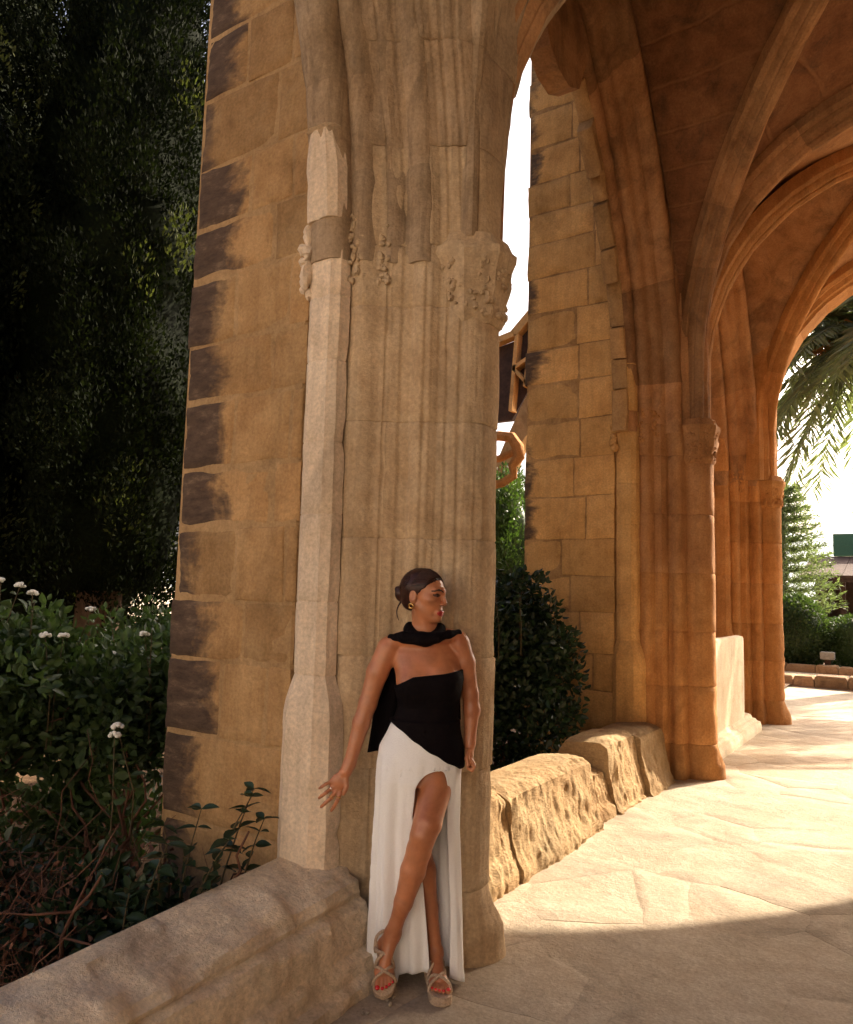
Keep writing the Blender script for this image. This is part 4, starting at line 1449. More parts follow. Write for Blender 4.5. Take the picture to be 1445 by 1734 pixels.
bush_mass('clipped_bush', (-2.75, 20.0, 0.85), (0.72, 0.8, 0.90), 61, 'large rounded clipped bush outside the end arch', 9000, M['hedge'], 'clipped bushes outside')
bush_mass('clipped_bush', (-3.9, 20.4, 0.75), (0.7, 0.7, 0.80), 62, 'clipped bush half hidden by the far pier', 6000, M['hedge'], 'clipped bushes outside')
bush_mass('clipped_hedge', (-0.9, 20.3, 0.62), (1.25, 0.55, 0.68), 63, 'lower flat topped hedge at the right edge of the picture', 9000, M['hedge'], None, flat=True)

# araucaria-like pine behind the bushes
PN = empty('pine_tree', (-3.55, 24.0, 0), 'pale layered pine behind the clipped bush', 'tree')
V, F = tube([(-3.55, 24, -0.1), (-3.55, 24, 4.9)], [0.16, 0.03], 8)
under(mesh_obj('trunk', V, F, M['bark']), PN)
rng = np.random.default_rng(71)
for q, z in enumerate(np.linspace(1.3, 4.75, 13)):
    R = 1.55 * (1 - (z - 1.3) / 3.9) ** 0.6 + 0.08
    lv, tb = [], []
    for a in np.arange(0, 2 * math.pi, 2 * math.pi / 9):
        az = a + q * 0.7
        d = np.array([math.cos(az), math.sin(az), 0.0])
        pts_ = [np.array([-3.55, 24, z]) + d * R * t + np.array([0, 0, 0.18 * R * t * t]) for t in np.linspace(0, 1, 9)]
        tb.append(tube(pts_, np.linspace(0.016, 0.005, 9), 4, cap=False))
        P = np.array([pts_[min(8, int(t * 8))] * 1.0 for t in rng.uniform(0.15, 1, 150)]) + rng.normal(0, 0.05, (150, 3))
        D = d + rng.normal(0, 0.7, (150, 3)) + (0, 0, 0.4)
        lv.append(leaves(P, D, 0.14, rng, 0.22, 0.1, 4))
    V, F = cat_mesh([(v, np.array(f)) for v, f in tb] + lv)
    under(fast_mesh('bough', V, F, M['pine'], None, True), PN)


def box(name, x0, x1, y0, y1, z0, z1, mat, parent=None, bev=0.0):
    rings = []
    for z, i in ((z0, bev), (z0 + bev, 0), (z1 - bev, 0), (z1, bev)) if bev else ((z0, 0), (z1, 0)):
        rings.append(np.array([(x0 + i, y0 + i, z), (x1 - i, y0 + i, z), (x1 - i, y1 - i, z), (x0 + i, y1 - i, z)]))
    V, F = loft(rings)
    o = mesh_obj(name, V, F, mat, None, False)
    return under(o, parent) if parent else o


# kerbs of rough stones
def kerb(y, x0, x1, h, d, seed, label):
    T = empty('stone_kerb', ((x0 + x1) / 2, y, 0), label, 'kerb', 'rough stone kerbs outside')
    rng = np.random.default_rng(seed)
    x = x0
    while x < x1:
        w = rng.uniform(0.28, 0.6)
        rings = []
        hh = h * rng.uniform(0.85, 1.1)
        for z, i in ((-0.08, 0.0), (hh * 0.5, 0.0), (hh - 0.03, 0.005), (hh, 0.03)):
            o = subdiv_ring(np.array([(x + i + 0.008, y - d / 2 + i), (x + w - i - 0.008, y - d / 2 + i), (x + w - i - 0.008, y + d / 2 - i), (x + i + 0.008, y + d / 2 - i)]), 3)
            p = np.c_[o, np.full(len(o), z)]
            p += 0.012 * np.stack([vnoise(p, 6, 1), vnoise(p, 6, 2), vnoise(p, 6, 3)], 1)
            rings.append(p)
        V, F = loft(rings)
        under(mesh_obj('kerb_stone', V, F, M['kerb'], None, True, auto=50), T)
        x += w


kerb(16.95, -4.2, 1.6, 0.17, 0.42, 81, 'nearer rough stone kerb across the bright forecourt')
kerb(19.0, -4.5, 1.6, 0.24, 0.34, 82, 'farther reddish stone kerb in front of the clipped bushes')
sheet('pavement', -6, 5, 17.1, 18.85, 0.05, M['plaza'])
LB = empty('ground_lamp', (-2.0, 19.25, 0), 'small grey ground floodlight box in front of the bush', 'lamp')
box('housing', -2.14, -1.86, 19.15, 19.35, 0.33, 0.50, M['concrete'], LB, 0.015)
box('bracket', -2.06, -1.94, 19.22, 19.28, 0.0, 0.33, M['wood'], LB)

# timber hut with a green box on its roof
HT = empty('timber_hut', (-1.0, 28.0, 0), 'low dark timber hut with sloping roof behind the hedge', 'building')
box('back_wall', -3.1, 1.6, 29.3, 29.5, 0, 2.4, M['wood'], HT)
box('side_wall', -3.1, -2.95, 27.0, 29.3, 0, 2.3, M['wood'], HT)
for x in (-2.4, -1.1, 0.4):
    box('post', x, x + 0.14, 26.9, 27.04, 0, 2.35, M['wood'], HT)
box('counter', -2.3, 1.0, 27.3, 27.6, 0, 1.0, M['wood'], HT)
for k in range(9):
    x0 = -3.5 + k * 0.6
    V = np.array([(x0, 26.4, 2.30), (x0 + 0.585, 26.4, 2.30), (x0 + 0.585, 29.8, 3.10), (x0, 29.8, 3.10), (x0, 26.4, 2.38), (x0 + 0.585, 26.4, 2.38), (x0 + 0.585, 29.8, 3.18), (x0, 29.8, 3.18)])
    F = [(3, 2, 1, 0), (4, 5, 6, 7), (0, 1, 5, 4), (1, 2, 6, 5), (2, 3, 7, 6), (3, 0, 4, 7)]
    under(mesh_obj('roof_panel', V, F, M['tile'], None, False), HT)
for k in range(2):
    box('fascia_board', -3.5, 1.9, 26.37 - 0.01 * k, 26.41, 2.22 + 0.11 * k, 2.31 + 0.11 * k, M['wood'], HT)
GB = empty('green_tank', (-1.9, 30.4, 0), 'green sheet metal box standing above the hut roof', 'tank')
box('body', -2.85, -1.2, 30.0, 31.2, 3.2, 3.98, M['green_paint'], GB, 0.02)
box('band', -2.87, -1.18, 29.985, 30.0, 3.55, 3.60, M['green_paint'], GB)
for x in (-2.7, -1.4):
    box('leg', x, x + 0.1, 30.1, 30.2, 0, 3.2, M['wood'], GB)
    box('leg', x, x + 0.1, 31.0, 31.1, 0, 3.2, M['wood'], GB)

# ------------------------------------------------------------------ glimpse through the middle bay
def extrude_poly(poly, y0, y1):
    P = np.array(poly)
    V = np.concatenate([np.c_[P[:, 0], np.full(len(P), y0), P[:, 1]], np.c_[P[:, 0], np.full(len(P), y1), P[:, 1]]])
    n = len(P)
    F = [(i, (i + 1) % n, n + (i + 1) % n, n + i) for i in range(n)] + [tuple(range(n))[::-1], tuple(range(n, 2 * n))]
    return V, F


RA = empty('ruined_arch', (-7.3, 14.2, 0), 'far wing arch with cusped tracery seen in the gap beside the near pier', 'arch')
ring_o = [(-8.35, 2.9), (-8.05, 4.0), (-7.61, 4.95), (-7.20, 5.75), (-6.70, 6.35), (-6.1, 6.85)]
ring_i = [(-6.1, 6.35), (-6.62, 5.92), (-7.02, 5.42), (-7.12, 5.16), (-6.86, 5.18), (-7.10, 5.02), (-7.32, 4.72), (-7.60, 4.10), (-7.85, 2.9)]
V, F = extrude_poly(ring_o + ring_i, 14.6, 15.0)
under(mesh_obj('tracery', V, F, M['stone'], None, False), RA)
V, F = extrude_poly([(-8.5, 5.4), (-7.62, 5.4), (-7.2, 6.05), (-6.75, 6.6), (-6.4, 6.9), (-6.9, 7.75), (-7.5, 7.2), (-8.5, 7.0)], 14.85, 15.0)
under(mesh_obj('dark_panel', V, F, M['wood'], None, False), RA)
bars = (((-8.6, 7.05), (-7.5, 7.28), 0.07), ((-7.5, 7.28), (-6.85, 7.9), 0.09), ((-6.9, 7.95), (-6.3, 6.8), 0.10), ((-7.55, 5.55), (-7.42, 7.25), 0.04), ((-7.2, 6.05), (-7.0, 7.6), 0.05), ((-7.5, 6.5), (-6.6, 6.95), 0.04), ((-7.5, 6.5), (-7.15, 6.1), 0.035))
for a, b, w in bars:
    d = np.array(b) - np.array(a); nn = np.array([-d[1], d[0]]) / np.linalg.norm(d) * w
    V, F = extrude_poly([tuple(np.array(a) + nn), tuple(np.array(b) + nn), tuple(np.array(b) - nn), tuple(np.array(a) - nn)], 14.62, 14.86)
    under(mesh_obj('mullion', V, F, M['stone2'], None, False), RA)
V, F = extrude_poly([(-8.7, -0.1), (-7.85, -0.1), (-7.85, 2.9), (-8.35, 2.9), (-8.6, 5.2), (-8.6, 8.4), (-9.4, 8.4), (-9.4, -0.1)], 14.6, 15.3)
under(mesh_obj('pier', V, F, M['stone'], None, False), RA)

TF = empty('tracery_fragment', (-4.75, 9.2, 0), 'broken orange tracery loop hanging in the gap beside the near pier', 'tracery')
loop = [(-5.25, 3.75), (-4.92, 3.74), (-4.72, 3.70), (-4.62, 3.55), (-4.60, 3.42), (-4.70, 3.30), (-4.68, 3.17), (-4.85, 3.08), (-5.25, 3.02)]
V, F = tube([(x, 9.2, z) for x, z in loop], [0.07, 0.07, 0.075, 0.085, 0.08, 0.065, 0.06, 0.06, 0.06], 7)
under(mesh_obj('loop', V, F, M['orange'], None, True, auto=50), TF)
V, F = tube([(-5.2, 9.2, 3.40), (-4.9, 9.2, 3.42), (-4.66, 9.2, 3.50)], [0.055, 0.05, 0.05], 7)
under(mesh_obj('bar', V, F, M['orange'], None, True, auto=50), TF)
V, F = extrude_poly([(-5.25, -0.1), (-5.15, -0.1), (-5.15, 3.9), (-5.25, 3.9)], 9.1, 9.3)
under(mesh_obj('mullion', V, F, M['orange'], None, False), TF)

# hills on the horizon
nx_, ny_ = 90, 10
V, F = [], []
for i, x in enumerate(np.linspace(-4500, 4500, nx_)):
    for j, y in enumerate(np.linspace(1700, 2900, ny_)):
        t = j / (ny_ - 1)
        hgt = 90 + 340 * math.exp(-((x + 1300) / 900) ** 2) + 150 * math.exp(-((x - 1600) / 900) ** 2)
        V.append((x, y, hgt * math.sin(math.pi * min(1, t * 1.2) * 0.5) - 2))
V = np.array(V)
V[:, 2] += 40 * fbm(V, 0.004, 3, 4) * np.clip((V[:, 1] - 1700) / 400, 0, 1)
F = [(i * ny_ + j, (i + 1) * ny_ + j, (i + 1) * ny_ + j + 1, i * ny_ + j + 1) for i in range(nx_ - 1) for j in range(ny_ - 1)]
tag(mesh_obj('hills', V, F, M['hill'], None, True), kind='structure')
# ------------------------------------------------------------------ the woman leaning on the near pier
M['skin'] = plain_mat('tanned_skin', (0.45, 0.175, 0.078), 0.38, var=0.07, scale=26, spec=0.5, sss=0.12)
_nt = M['skin'].node_tree
_pos = _nt.nodes.new('ShaderNodeNewGeometry').outputs['Position']
_n = noise_tex(_nt, _pos, 7.0, 5, 0.65, 0.4)
_b = _nt.nodes['Principled BSDF']
_c = _b.inputs['Base Color'].links[0].from_socket
_nt.links.new(mixc(_nt, 1.0, _c, ramp(_nt, _n, [(0.34, (0.80, 0.70, 0.66)), (0.5, (1.0, 1.0, 1.0)), (0.66, (1.16, 1.10, 1.04))]), 'MULTIPLY'), _b.inputs['Base Color'])
M['lip'] = plain_mat('red_lipstick', (0.36, 0.022, 0.020), 0.3, var=0.05, spec=0.5)
M['brow'] = plain_mat('brow_and_lash', (0.045, 0.020, 0.014), 0.7, var=0.1)
M['hair'] = plain_mat('dark_sleek_hair', (0.034, 0.012, 0.008), 0.36, var=0.5, scale=70, spec=0.25)
M['black'] = plain_mat('black_jersey', (0.0055, 0.0035, 0.004), 0.85, var=0.3, scale=60, bump=0.3, spec=0.08)
M['white'] = plain_mat('white_crepe', (0.86, 0.84, 0.81), 0.85, var=0.03, scale=200, bump=0.25, spec=0.2)
M['gold'] = plain_mat('gold', (0.85, 0.55, 0.20), 0.18, metal=1.0, var=0.02)
M['silver'] = plain_mat('silver', (0.8, 0.78, 0.74), 0.2, metal=1.0, var=0.02)
M['rope'] = plain_mat('beige_rope', (0.50, 0.36, 0.24), 0.9, var=0.25, scale=160, bump=0.6)
M['nail'] = plain_mat('red_nail_polish', (0.55, 0.015, 0.018), 0.2, var=0.02, spec=0.6)

WP = np.array([-1.816, 2.72, 0.0])
WR = np.array([0.8344, 0.5511, 0.0])
WT = np.array([0.5511, -0.8344, 0.0])


def to_world(Q):
    Q = np.asarray(Q, float)
    return WP + Q[:, :1] * WR + Q[:, 1:2] * WT + Q[:, 2:] * np.array([0, 0, 1.0])


class Field:
    """signed distance grid in the woman's own frame (side, towards viewer, up)"""

    def __init__(self, lo, hi, h):
        self.lo = np.array(lo, float); self.h = h
        self.n = np.ceil((np.array(hi) - self.lo) / h).astype(int) + 1
        self.v = np.full(self.n, 0.2, np.float32)

    def region(self, lo, hi):
        a = np.clip(np.floor((np.array(lo) - self.lo) / self.h).astype(int), 0, self.n - 1)
        b = np.clip(np.ceil((np.array(hi) - self.lo) / self.h).astype(int) + 1, 1, self.n)
        sl = tuple(slice(x, y) for x, y in zip(a, b))
        ax = [(self.lo[i] + self.h * np.arange(a[i], b[i])).astype(np.float32) for i in range(3)]
        return sl, np.meshgrid(*ax, indexing='ij')

    def put(self, sl, d, k, mode='add'):
        cur = self.v[sl]
        if mode == 'add':
            if k <= 0:
                self.v[sl] = np.minimum(cur, d)
            else:
                hh = np.clip(0.5 + 0.5 * (cur - d) / k, 0, 1)
                self.v[sl] = cur * (1 - hh) + d * hh - k * hh * (1 - hh)
        else:
            d = -d
            hh = np.clip(0.5 - 0.5 * (cur - d) / max(k, 1e-5), 0, 1)
            self.v[sl] = cur * (1 - hh) + d * hh + k * hh * (1 - hh)

    def cone(self, a, b, r1, r2, k=0.01, mode='add', pad=0.03):
        a = np.array(a, float); b = np.array(b, float)
        m = max(r1, r2) + pad + k
        sl, (X, Y, Z) = self.region(np.minimum(a, b) - m, np.maximum(a, b) + m)
        ba = b - a
        L = ba @ ba + 1e-12
        t = np.clip(((X - a[0]) * ba[0] + (Y - a[1]) * ba[1] + (Z - a[2]) * ba[2]) / L, 0, 1)
        d = np.sqrt((X - a[0] - t * ba[0]) ** 2 + (Y - a[1] - t * ba[1]) ** 2 + (Z - a[2] - t * ba[2]) ** 2) - (r1 + (r2 - r1) * t)
        self.put(sl, d.astype(np.float32), k, mode)

    def ell(self, c, rad, k=0.01, mode='add', axes=None, pad=0.03):
        c = np.array(c, float); rad = np.array(rad, float)
        m = rad.max() + pad + k
        sl, (X, Y, Z) = self.region(c - m, c + m)
        P = (X - c[0], Y - c[1], Z - c[2])
        if axes is not None:
            P = tuple(P[0] * ax[0] + P[1] * ax[1] + P[2] * ax[2] for ax in axes)
        k0 = np.sqrt((P[0] / rad[0]) ** 2 + (P[1] / rad[1]) ** 2 + (P[2] / rad[2]) ** 2)
        k1 = np.sqrt((P[0] / rad[0] ** 2) ** 2 + (P[1] / rad[1] ** 2) ** 2 + (P[2] / rad[2] ** 2) ** 2) + 1e-9
        d = k0 * (k0 - 1) / k1
        self.put(sl, d.astype(np.float32), k, mode)

    def column(self, sec, k=0.02):
        """stack of ellipses: (z, cs, cd, a, b)"""
        S_ = np.array(sec, float)
        S_ = S_[np.argsort(S_[:, 0])]
        lo = [(S_[:, 1] - S_[:, 3]).min() - .05, (S_[:, 2] - S_[:, 4]).min() - .05, S_[0, 0] - .05]
        hi = [(S_[:, 1] + S_[:, 3]).max() + .05, (S_[:, 2] + S_[:, 4]).max() + .05, S_[-1, 0] + .05]
        sl, (X, Y, Z) = self.region(lo, hi)
        zz = Z[0, 0]
        zc = np.clip(zz, S_[0, 0], S_[-1, 0])
        cs, cd, a, b = (np.interp(zc, S_[:, 0], S_[:, i]) for i in (1, 2, 3, 4))
        q = np.sqrt(((X - cs) / a) ** 2 + ((Y - cd) / b) ** 2)
        d = (q - 1) * np.minimum(a, b)
        dz = np.maximum(S_[0, 0] - zz, zz - S_[-1, 0])
        d = np.maximum(d, dz)
        self.put(sl, d.astype(np.float32), k)

    def mesh(self):
        v = self.v
        s = v < 0
        c = [s[i:i - 1 or None, j:j - 1 or None, l:l - 1 or None] for i in (0, 1) for j in (0, 1) for l in (0, 1)]
        cnt = sum(x.astype(np.int8) for x in c)
        act = (cnt > 0) & (cnt < 8)
        I = np.argwhere(act)
        idx = np.full(act.shape, -1, np.int64)
        idx[act] = np.arange(len(I))
        corner = np.array([(i, j, l) for i in (0, 1) for j in (0, 1) for l in (0, 1)])
        val = np.stack([v[I[:, 0] + o[0], I[:, 1] + o[1], I[:, 2] + o[2]] for o in corner], 1)
        acc = np.zeros((len(I), 3)); num = np.zeros(len(I))
        for a in range(8):
            for b in range(a + 1, 8):
                if np.abs(corner[a] - corner[b]).sum() == 1:
                    va, vb = val[:, a], val[:, b]
                    m = (va < 0) != (vb < 0)
                    t = np.where(m, va / np.where(m, va - vb, 1), 0)
                    acc += np.where(m[:, None], corner[a] + t[:, None] * (corner[b] - corner[a]), 0)
                    num += m
        V = self.lo + self.h * (I + acc / num[:, None])
        F = []
        for ax in range(3):
            u, w = (ax + 1) % 3, (ax + 2) % 3
            sa = [slice(None)] * 3; sb = [slice(None)] * 3
            sa[ax] = slice(0, -1); sb[ax] = slice(1, None)
            e = s[tuple(sa)] != s[tuple(sb)]
            E_ = np.argwhere(e)
            ok = (E_[:, u] > 0) & (E_[:, w] > 0) & (E_[:, u] < v.shape[u] - 1) & (E_[:, w] < v.shape[w] - 1)
            E_ = E_[ok]
            def cell(du, dw):
                q = E_.copy(); q[:, u] += du; q[:, w] += dw
                return idx[q[:, 0], q[:, 1], q[:, 2]]
            q = np.stack([cell(-1, -1), cell(0, -1), cell(0, 0), cell(-1, 0)], 1)
            fl = s[E_[:, 0], E_[:, 1], E_[:, 2]]
            q[~fl] = q[~fl][:, ::-1]
            F.append(q)
        F = np.concatenate(F)
        return V, F[:, ::-1]          # the frame is left handed


PERSON = empty('person', tuple(WP), 'woman in black strapless top and long white slit skirt leaning against the near pier', 'person')


def w_obj(name, V, F, mat, parent=PERSON, smooth=True, mat_idx=None, auto=None):
    F = [tuple(f)[::-1] for f in F]
    return under(mesh_obj(name, to_world(V), F, mat, None, smooth, mat_idx, auto), parent) if parent is PERSON else sub_under(mesh_obj(name, to_world(V), F, mat, None, smooth, mat_idx, auto), parent)


def sub_under(o, parent):
    o.parent = parent
    bpy.context.view_layer.update()
    o.matrix_parent_inverse = parent.matrix_world.inverted()
    return o


# head frame
HB = math.radians(60)
HC = np.array([0.016, 0.004, 1.560])
_tilt = math.radians(-4)
HF = np.array([math.sin(HB) * math.cos(_tilt), math.cos(HB) * math.cos(_tilt), math.sin(_tilt)])
HE = np.array([-math.cos(HB), math.sin(HB), 0.0])       # towards the visible ear
HZ = np.array([-math.sin(HB) * math.sin(_tilt), -math.cos(HB) * math.sin(_tilt), math.cos(_tilt)])
HAX = (HF, HE, HZ)


def hp(f, e, z):
    return HC + HF * f + HE * e + HZ * z


B = Field((-0.43, -0.16, -0.01), (0.29, 0.24, 1.69), 0.0032)
# trunk
TORSO = [(0.78, 0.012, -0.01, 0.155, 0.098), (0.86, 0.011, -0.01, 0.162, 0.102), (0.93, 0.014, -0.005, 0.155, 0.098), (1.02, 0.030, 0.0, 0.128, 0.085), (1.09, 0.044, 0.0, 0.119, 0.080),
         (1.16, 0.046, 0.003, 0.128, 0.090), (1.21, 0.043, 0.003, 0.136, 0.092), (1.26, 0.036, -0.005, 0.142, 0.086), (1.31, 0.028, -0.015, 0.140, 0.072), (1.345, 0.026, -0.02, 0.115, 0.060), (1.375, 0.026, -0.02, 0.075, 0.055), (1.40, 0.026, -0.015, 0.050, 0.048)]
B.column(TORSO, 0.01)
for c in ((-0.018, 0.050, 1.185), (0.104, 0.047, 1.198)):
    B.ell(c, (0.062, 0.056, 0.058), 0.04)
# collar bones and neck
B.cone((0.010, 0.045, 1.352), (-0.115, 0.015, 1.362), 0.012, 0.014, 0.025)
B.cone((0.045, 0.045, 1.355), (0.155, 0.010, 1.380), 0.012, 0.014, 0.025)
B.cone((0.027, -0.015, 1.37), (0.012, -0.004, 1.475), 0.050, 0.048, 0.03)
B.cone((0.045, 0.025, 1.37), (0.0, 0.035, 1.47), 0.014, 0.012, 0.02)
B.cone((0.02, -0.03, 1.40), (-0.115, -0.03, 1.352), 0.030, 0.030, 0.04)
B.cone((0.03, -0.03, 1.40), (0.165, -0.035, 1.375), 0.030, 0.030, 0.04)
# head
B.ell(hp(-0.012, 0, 0.020), (0.096, 0.073, 0.080), 0.0, axes=HAX)
B.ell(hp(0.028, 0, -0.035), (0.060, 0.056, 0.076), 0.02, axes=HAX)
for s in (-1, 1):
    B.cone(hp(-0.004, s * 0.050, -0.050), hp(0.058, s * 0.014, -0.100), 0.018, 0.015, 0.02)
    B.ell(hp(0.052, s * 0.042, -0.022), (0.022, 0.020, 0.018), 0.02, axes=HAX)
    B.cone(hp(0.074, s * 0.038, 0.016), hp(0.086, s * 0.006, 0.014), 0.010, 0.011, 0.014)
B.ell(hp(0.073, 0, -0.100), (0.017, 0.017, 0.014), 0.016, axes=HAX)
for s in (-1, 1):
    B.ell(hp(0.093, s * 0.030, -0.004), (0.016, 0.015, 0.010), 0.010, 'sub', axes=HAX)
    B.ell(hp(0.074, s * 0.029, -0.005), (0.012, 0.014, 0.0105), 0.003, axes=HAX)
B.cone(hp(0.087, 0, 0.010), hp(0.1045, 0, -0.033), 0.0070, 0.0085, 0.012)
for s in (-1, 1):
    B.ell(hp(0.098, s * 0.010, -0.038), (0.010, 0.007, 0.007), 0.006, axes=HAX)
B.ell(hp(0.080, 0, -0.076), (0.014, 0.025, 0.020), 0.014, axes=HAX)
B.ell(hp(0.088, 0, -0.070), (0.0095, 0.023, 0.0062), 0.004, axes=HAX)
B.ell(hp(0.087, 0, -0.081), (0.0095, 0.020, 0.0070), 0.004, axes=HAX)
for s in (-1, 1):
    B.ell(hp(-0.012, s * 0.070, -0.016), (0.018, 0.010, 0.031), 0.006, axes=HAX)
    B.ell(hp(-0.008, s * 0.081, -0.012), (0.009, 0.006, 0.016), 0.004, 'sub', axes=HAX)
# arms
RA_ = [(-0.128, -0.015, 1.325, 0.050), (-0.172, -0.015, 1.225, 0.045), (-0.208, -0.012, 1.095, 0.037), (-0.232, -0.005, 1.015, 0.036), (-0.274, 0.012, 0.850, 0.0245), (-0.288, 0.018, 0.822, 0.026)]
LA_ = [(0.168, -0.022, 1.352, 0.047), (0.196, -0.030, 1.270, 0.043), (0.222, -0.040, 1.140, 0.034), (0.229, -0.036, 1.075, 0.034), (0.222, -0.018, 0.955, 0.0235), (0.222, -0.012, 0.935, 0.024)]
for A in (RA_, LA_):
    for p, q in zip(A[:-1], A[1:]):
        B.cone(p[:3], q[:3], p[3], q[3], 0.014)
# right hand, fingers spread on the stone
B.ell((-0.314, 0.026, 0.782), (0.034, 0.014, 0.040), 0.012, axes=(np.array([.82, 0, -.57]), np.array([0, 1., 0]), np.array([.57, 0, .82])))
fing = {'little': [(-0.345, 0.028, 0.783), (-0.366, 0.040, 0.775), (-0.382, 0.036, 0.763), (-0.392, 0.026, 0.755)],
        'ring': [(-0.340, 0.030, 0.758), (-0.362, 0.044, 0.743), (-0.380, 0.038, 0.728), (-0.392, 0.026, 0.716)],
        'middle': [(-0.325, 0.030, 0.742), (-0.346, 0.046, 0.718), (-0.366, 0.040, 0.699), (-0.382, 0.027, 0.682)],
        'index': [(-0.306, 0.030, 0.738), (-0.317, 0.044, 0.709), (-0.329, 0.040, 0.687), (-0.340, 0.028, 0.668)],
        'thumb': [(-0.285, 0.030, 0.792), (-0.281, 0.036, 0.768), (-0.286, 0.038, 0.750), (-0.291, 0.036, 0.738)]}
fr = {'little': 0.0075, 'ring': 0.0085, 'middle': 0.009, 'index': 0.0088, 'thumb': 0.0105}
for nme, ch in fing.items():
    r = fr[nme]
    for i, (p, q) in enumerate(zip(ch[:-1], ch[1:])):
        B.cone(p, q, r * (1.0 - 0.1 * i), r * (0.92 - 0.1 * i), 0.004 if i else 0.010, pad=0.012)
# left hand, loosely closed
B.ell((0.222, -0.004, 0.900), (0.017, 0.028, 0.036), 0.012)
for i, dd in enumerate((-0.022, -0.004, 0.013, 0.028)):
    a0 = (0.226, dd, 0.882); a1 = (0.238, dd + 0.003, 0.860); a2 = (0.231, dd + 0.004, 0.843 - 0.003 * (i in (1, 2))); a3 = (0.215, dd + 0.004, 0.850)
    for p, q, r in ((a0, a1, 0.0095), (a1, a2, 0.0085), (a2, a3, 0.0075)):
        B.cone(p, q, r, r * .92, 0.004, pad=0.012)
for p, q, r in (((0.214, 0.018, 0.915), (0.208, 0.034, 0.890), 0.0105), ((0.208, 0.034, 0.890), (0.213, 0.040, 0.864), 0.009)):
    B.cone(p, q, r, r * .9, 0.006, pad=0.012)
# legs: the left one crosses in front, heel lifted; the right one stands behind
FL = [(0.080, -0.012, 0.86, 0.072), (0.078, 0.042, 0.765, 0.069), (0.052, 0.128, 0.655, 0.056), (0.036, 0.140, 0.612, 0.050), (0.022, 0.125, 0.555, 0.048), (0.000, 0.112, 0.470, 0.049), (-0.034, 0.108, 0.350, 0.036), (-0.062, 0.098, 0.262, 0.0265), (-0.072, 0.088, 0.225, 0.029)]
BL = [(-0.070, -0.02, 0.86, 0.083), (-0.035, -0.01, 0.700, 0.068), (0.020, 0.0, 0.520, 0.049), (0.045, -0.028, 0.420, 0.049), (0.070, -0.022, 0.280, 0.036), (0.092, -0.012, 0.160, 0.0265), (0.098, -0.010, 0.115, 0.029)]
for A in (FL, BL):
    for p, q in zip(A[:-1], A[1:]):
        B.cone(p[:3], q[:3], p[3], q[3], 0.012)
B.ell((0.036, 0.168, 0.625), (0.026, 0.024, 0.030), 0.02)


class Foot:
    def __init__(self, heel, toe, up, side):
        self.o = np.array(heel, float)
        self.l = np.array(toe, float) - self.o
        self.L = np.linalg.norm(self.l); self.l /= self.L
        up = np.array(up, float)
        self.u = up - self.l * (up @ self.l); self.u /= np.linalg.norm(self.u)
        self.w = np.cross(self.u, self.l) * side

    def p(self, l, w, h):
        return self.o + self.l * l + self.w * w + self.u * h


# the sole plane: origin at the heel underside of the foot (top of the sole); w>0 towards the big toe
F1 = Foot((-0.108, 0.022, 0.175), (-0.096, 0.158, 0.040), (0, 0.6, 1), 1)
F2 = Foot((0.086, -0.055, 0.040), (0.122, 0.172, 0.036), (0, 0, 1), -1)
for Ft, ank in ((F1, FL[-1]), (F2, BL[-1])):
    L = Ft.L
    B.cone(Ft.p(0.030, 0, 0.028), ank[:3], 0.026, 0.027, 0.015)
    B.cone(Ft.p(0.028, 0, 0.022), Ft.p(0.60 * L, 0.0, 0.018), 0.022, 0.018, 0.015)
    B.cone(ank[:3], Ft.p(0.66 * L, 0.008, 0.020), 0.029, 0.019, 0.02)
    B.cone(Ft.p(0.64 * L, -0.022, 0.013), Ft.p(0.66 * L, 0.024, 0.016), 0.015, 0.017, 0.015)
    for i, (w, ll, r) in enumerate(((0.028, 0.93, 0.0120), (0.009, 0.95, 0.0088), (-0.006, 0.925, 0.0082), (-0.019, 0.885, 0.0078), (-0.031, 0.84, 0.0075))):
        B.cone(Ft.p(0.68 * L, w * 0.9, 0.014), Ft.p(ll * L, w, 0.010), r, r * 0.95, 0.004, pad=0.012)
V, F = B.mesh()
# lips, brows and lashes as material regions
ctr = V[F].mean(1) - HC
f_, e_, z_ = ctr @ HF, ctr @ HE, ctr @ HZ
mi = np.zeros(len(F), int)
lip = ((f_ > 0.076) & (((e_ / 0.025) ** 2 + ((z_ + 0.0760) / 0.0130) ** 2) < 1))
mi[lip] = 1
for s in (-1, 1):
    arch = 0.020 - 18.0 * (e_ * s - 0.030) ** 2
    mi[(f_ > 0.05) & (e_ * s > 0.010) & (e_ * s < 0.050) & (np.abs(z_ - arch) < 0.0038)] = 2
    mi[(f_ > 0.06) & (((e_ * s - 0.030) / 0.0170) ** 2 + ((z_ + 0.002) / 0.0068) ** 2 < 1)] = 2
body = under(fast_mesh('body', to_world(V), F[:, ::-1], [M['skin'], M['lip'], M['brow']], None, True, mi), PERSON)

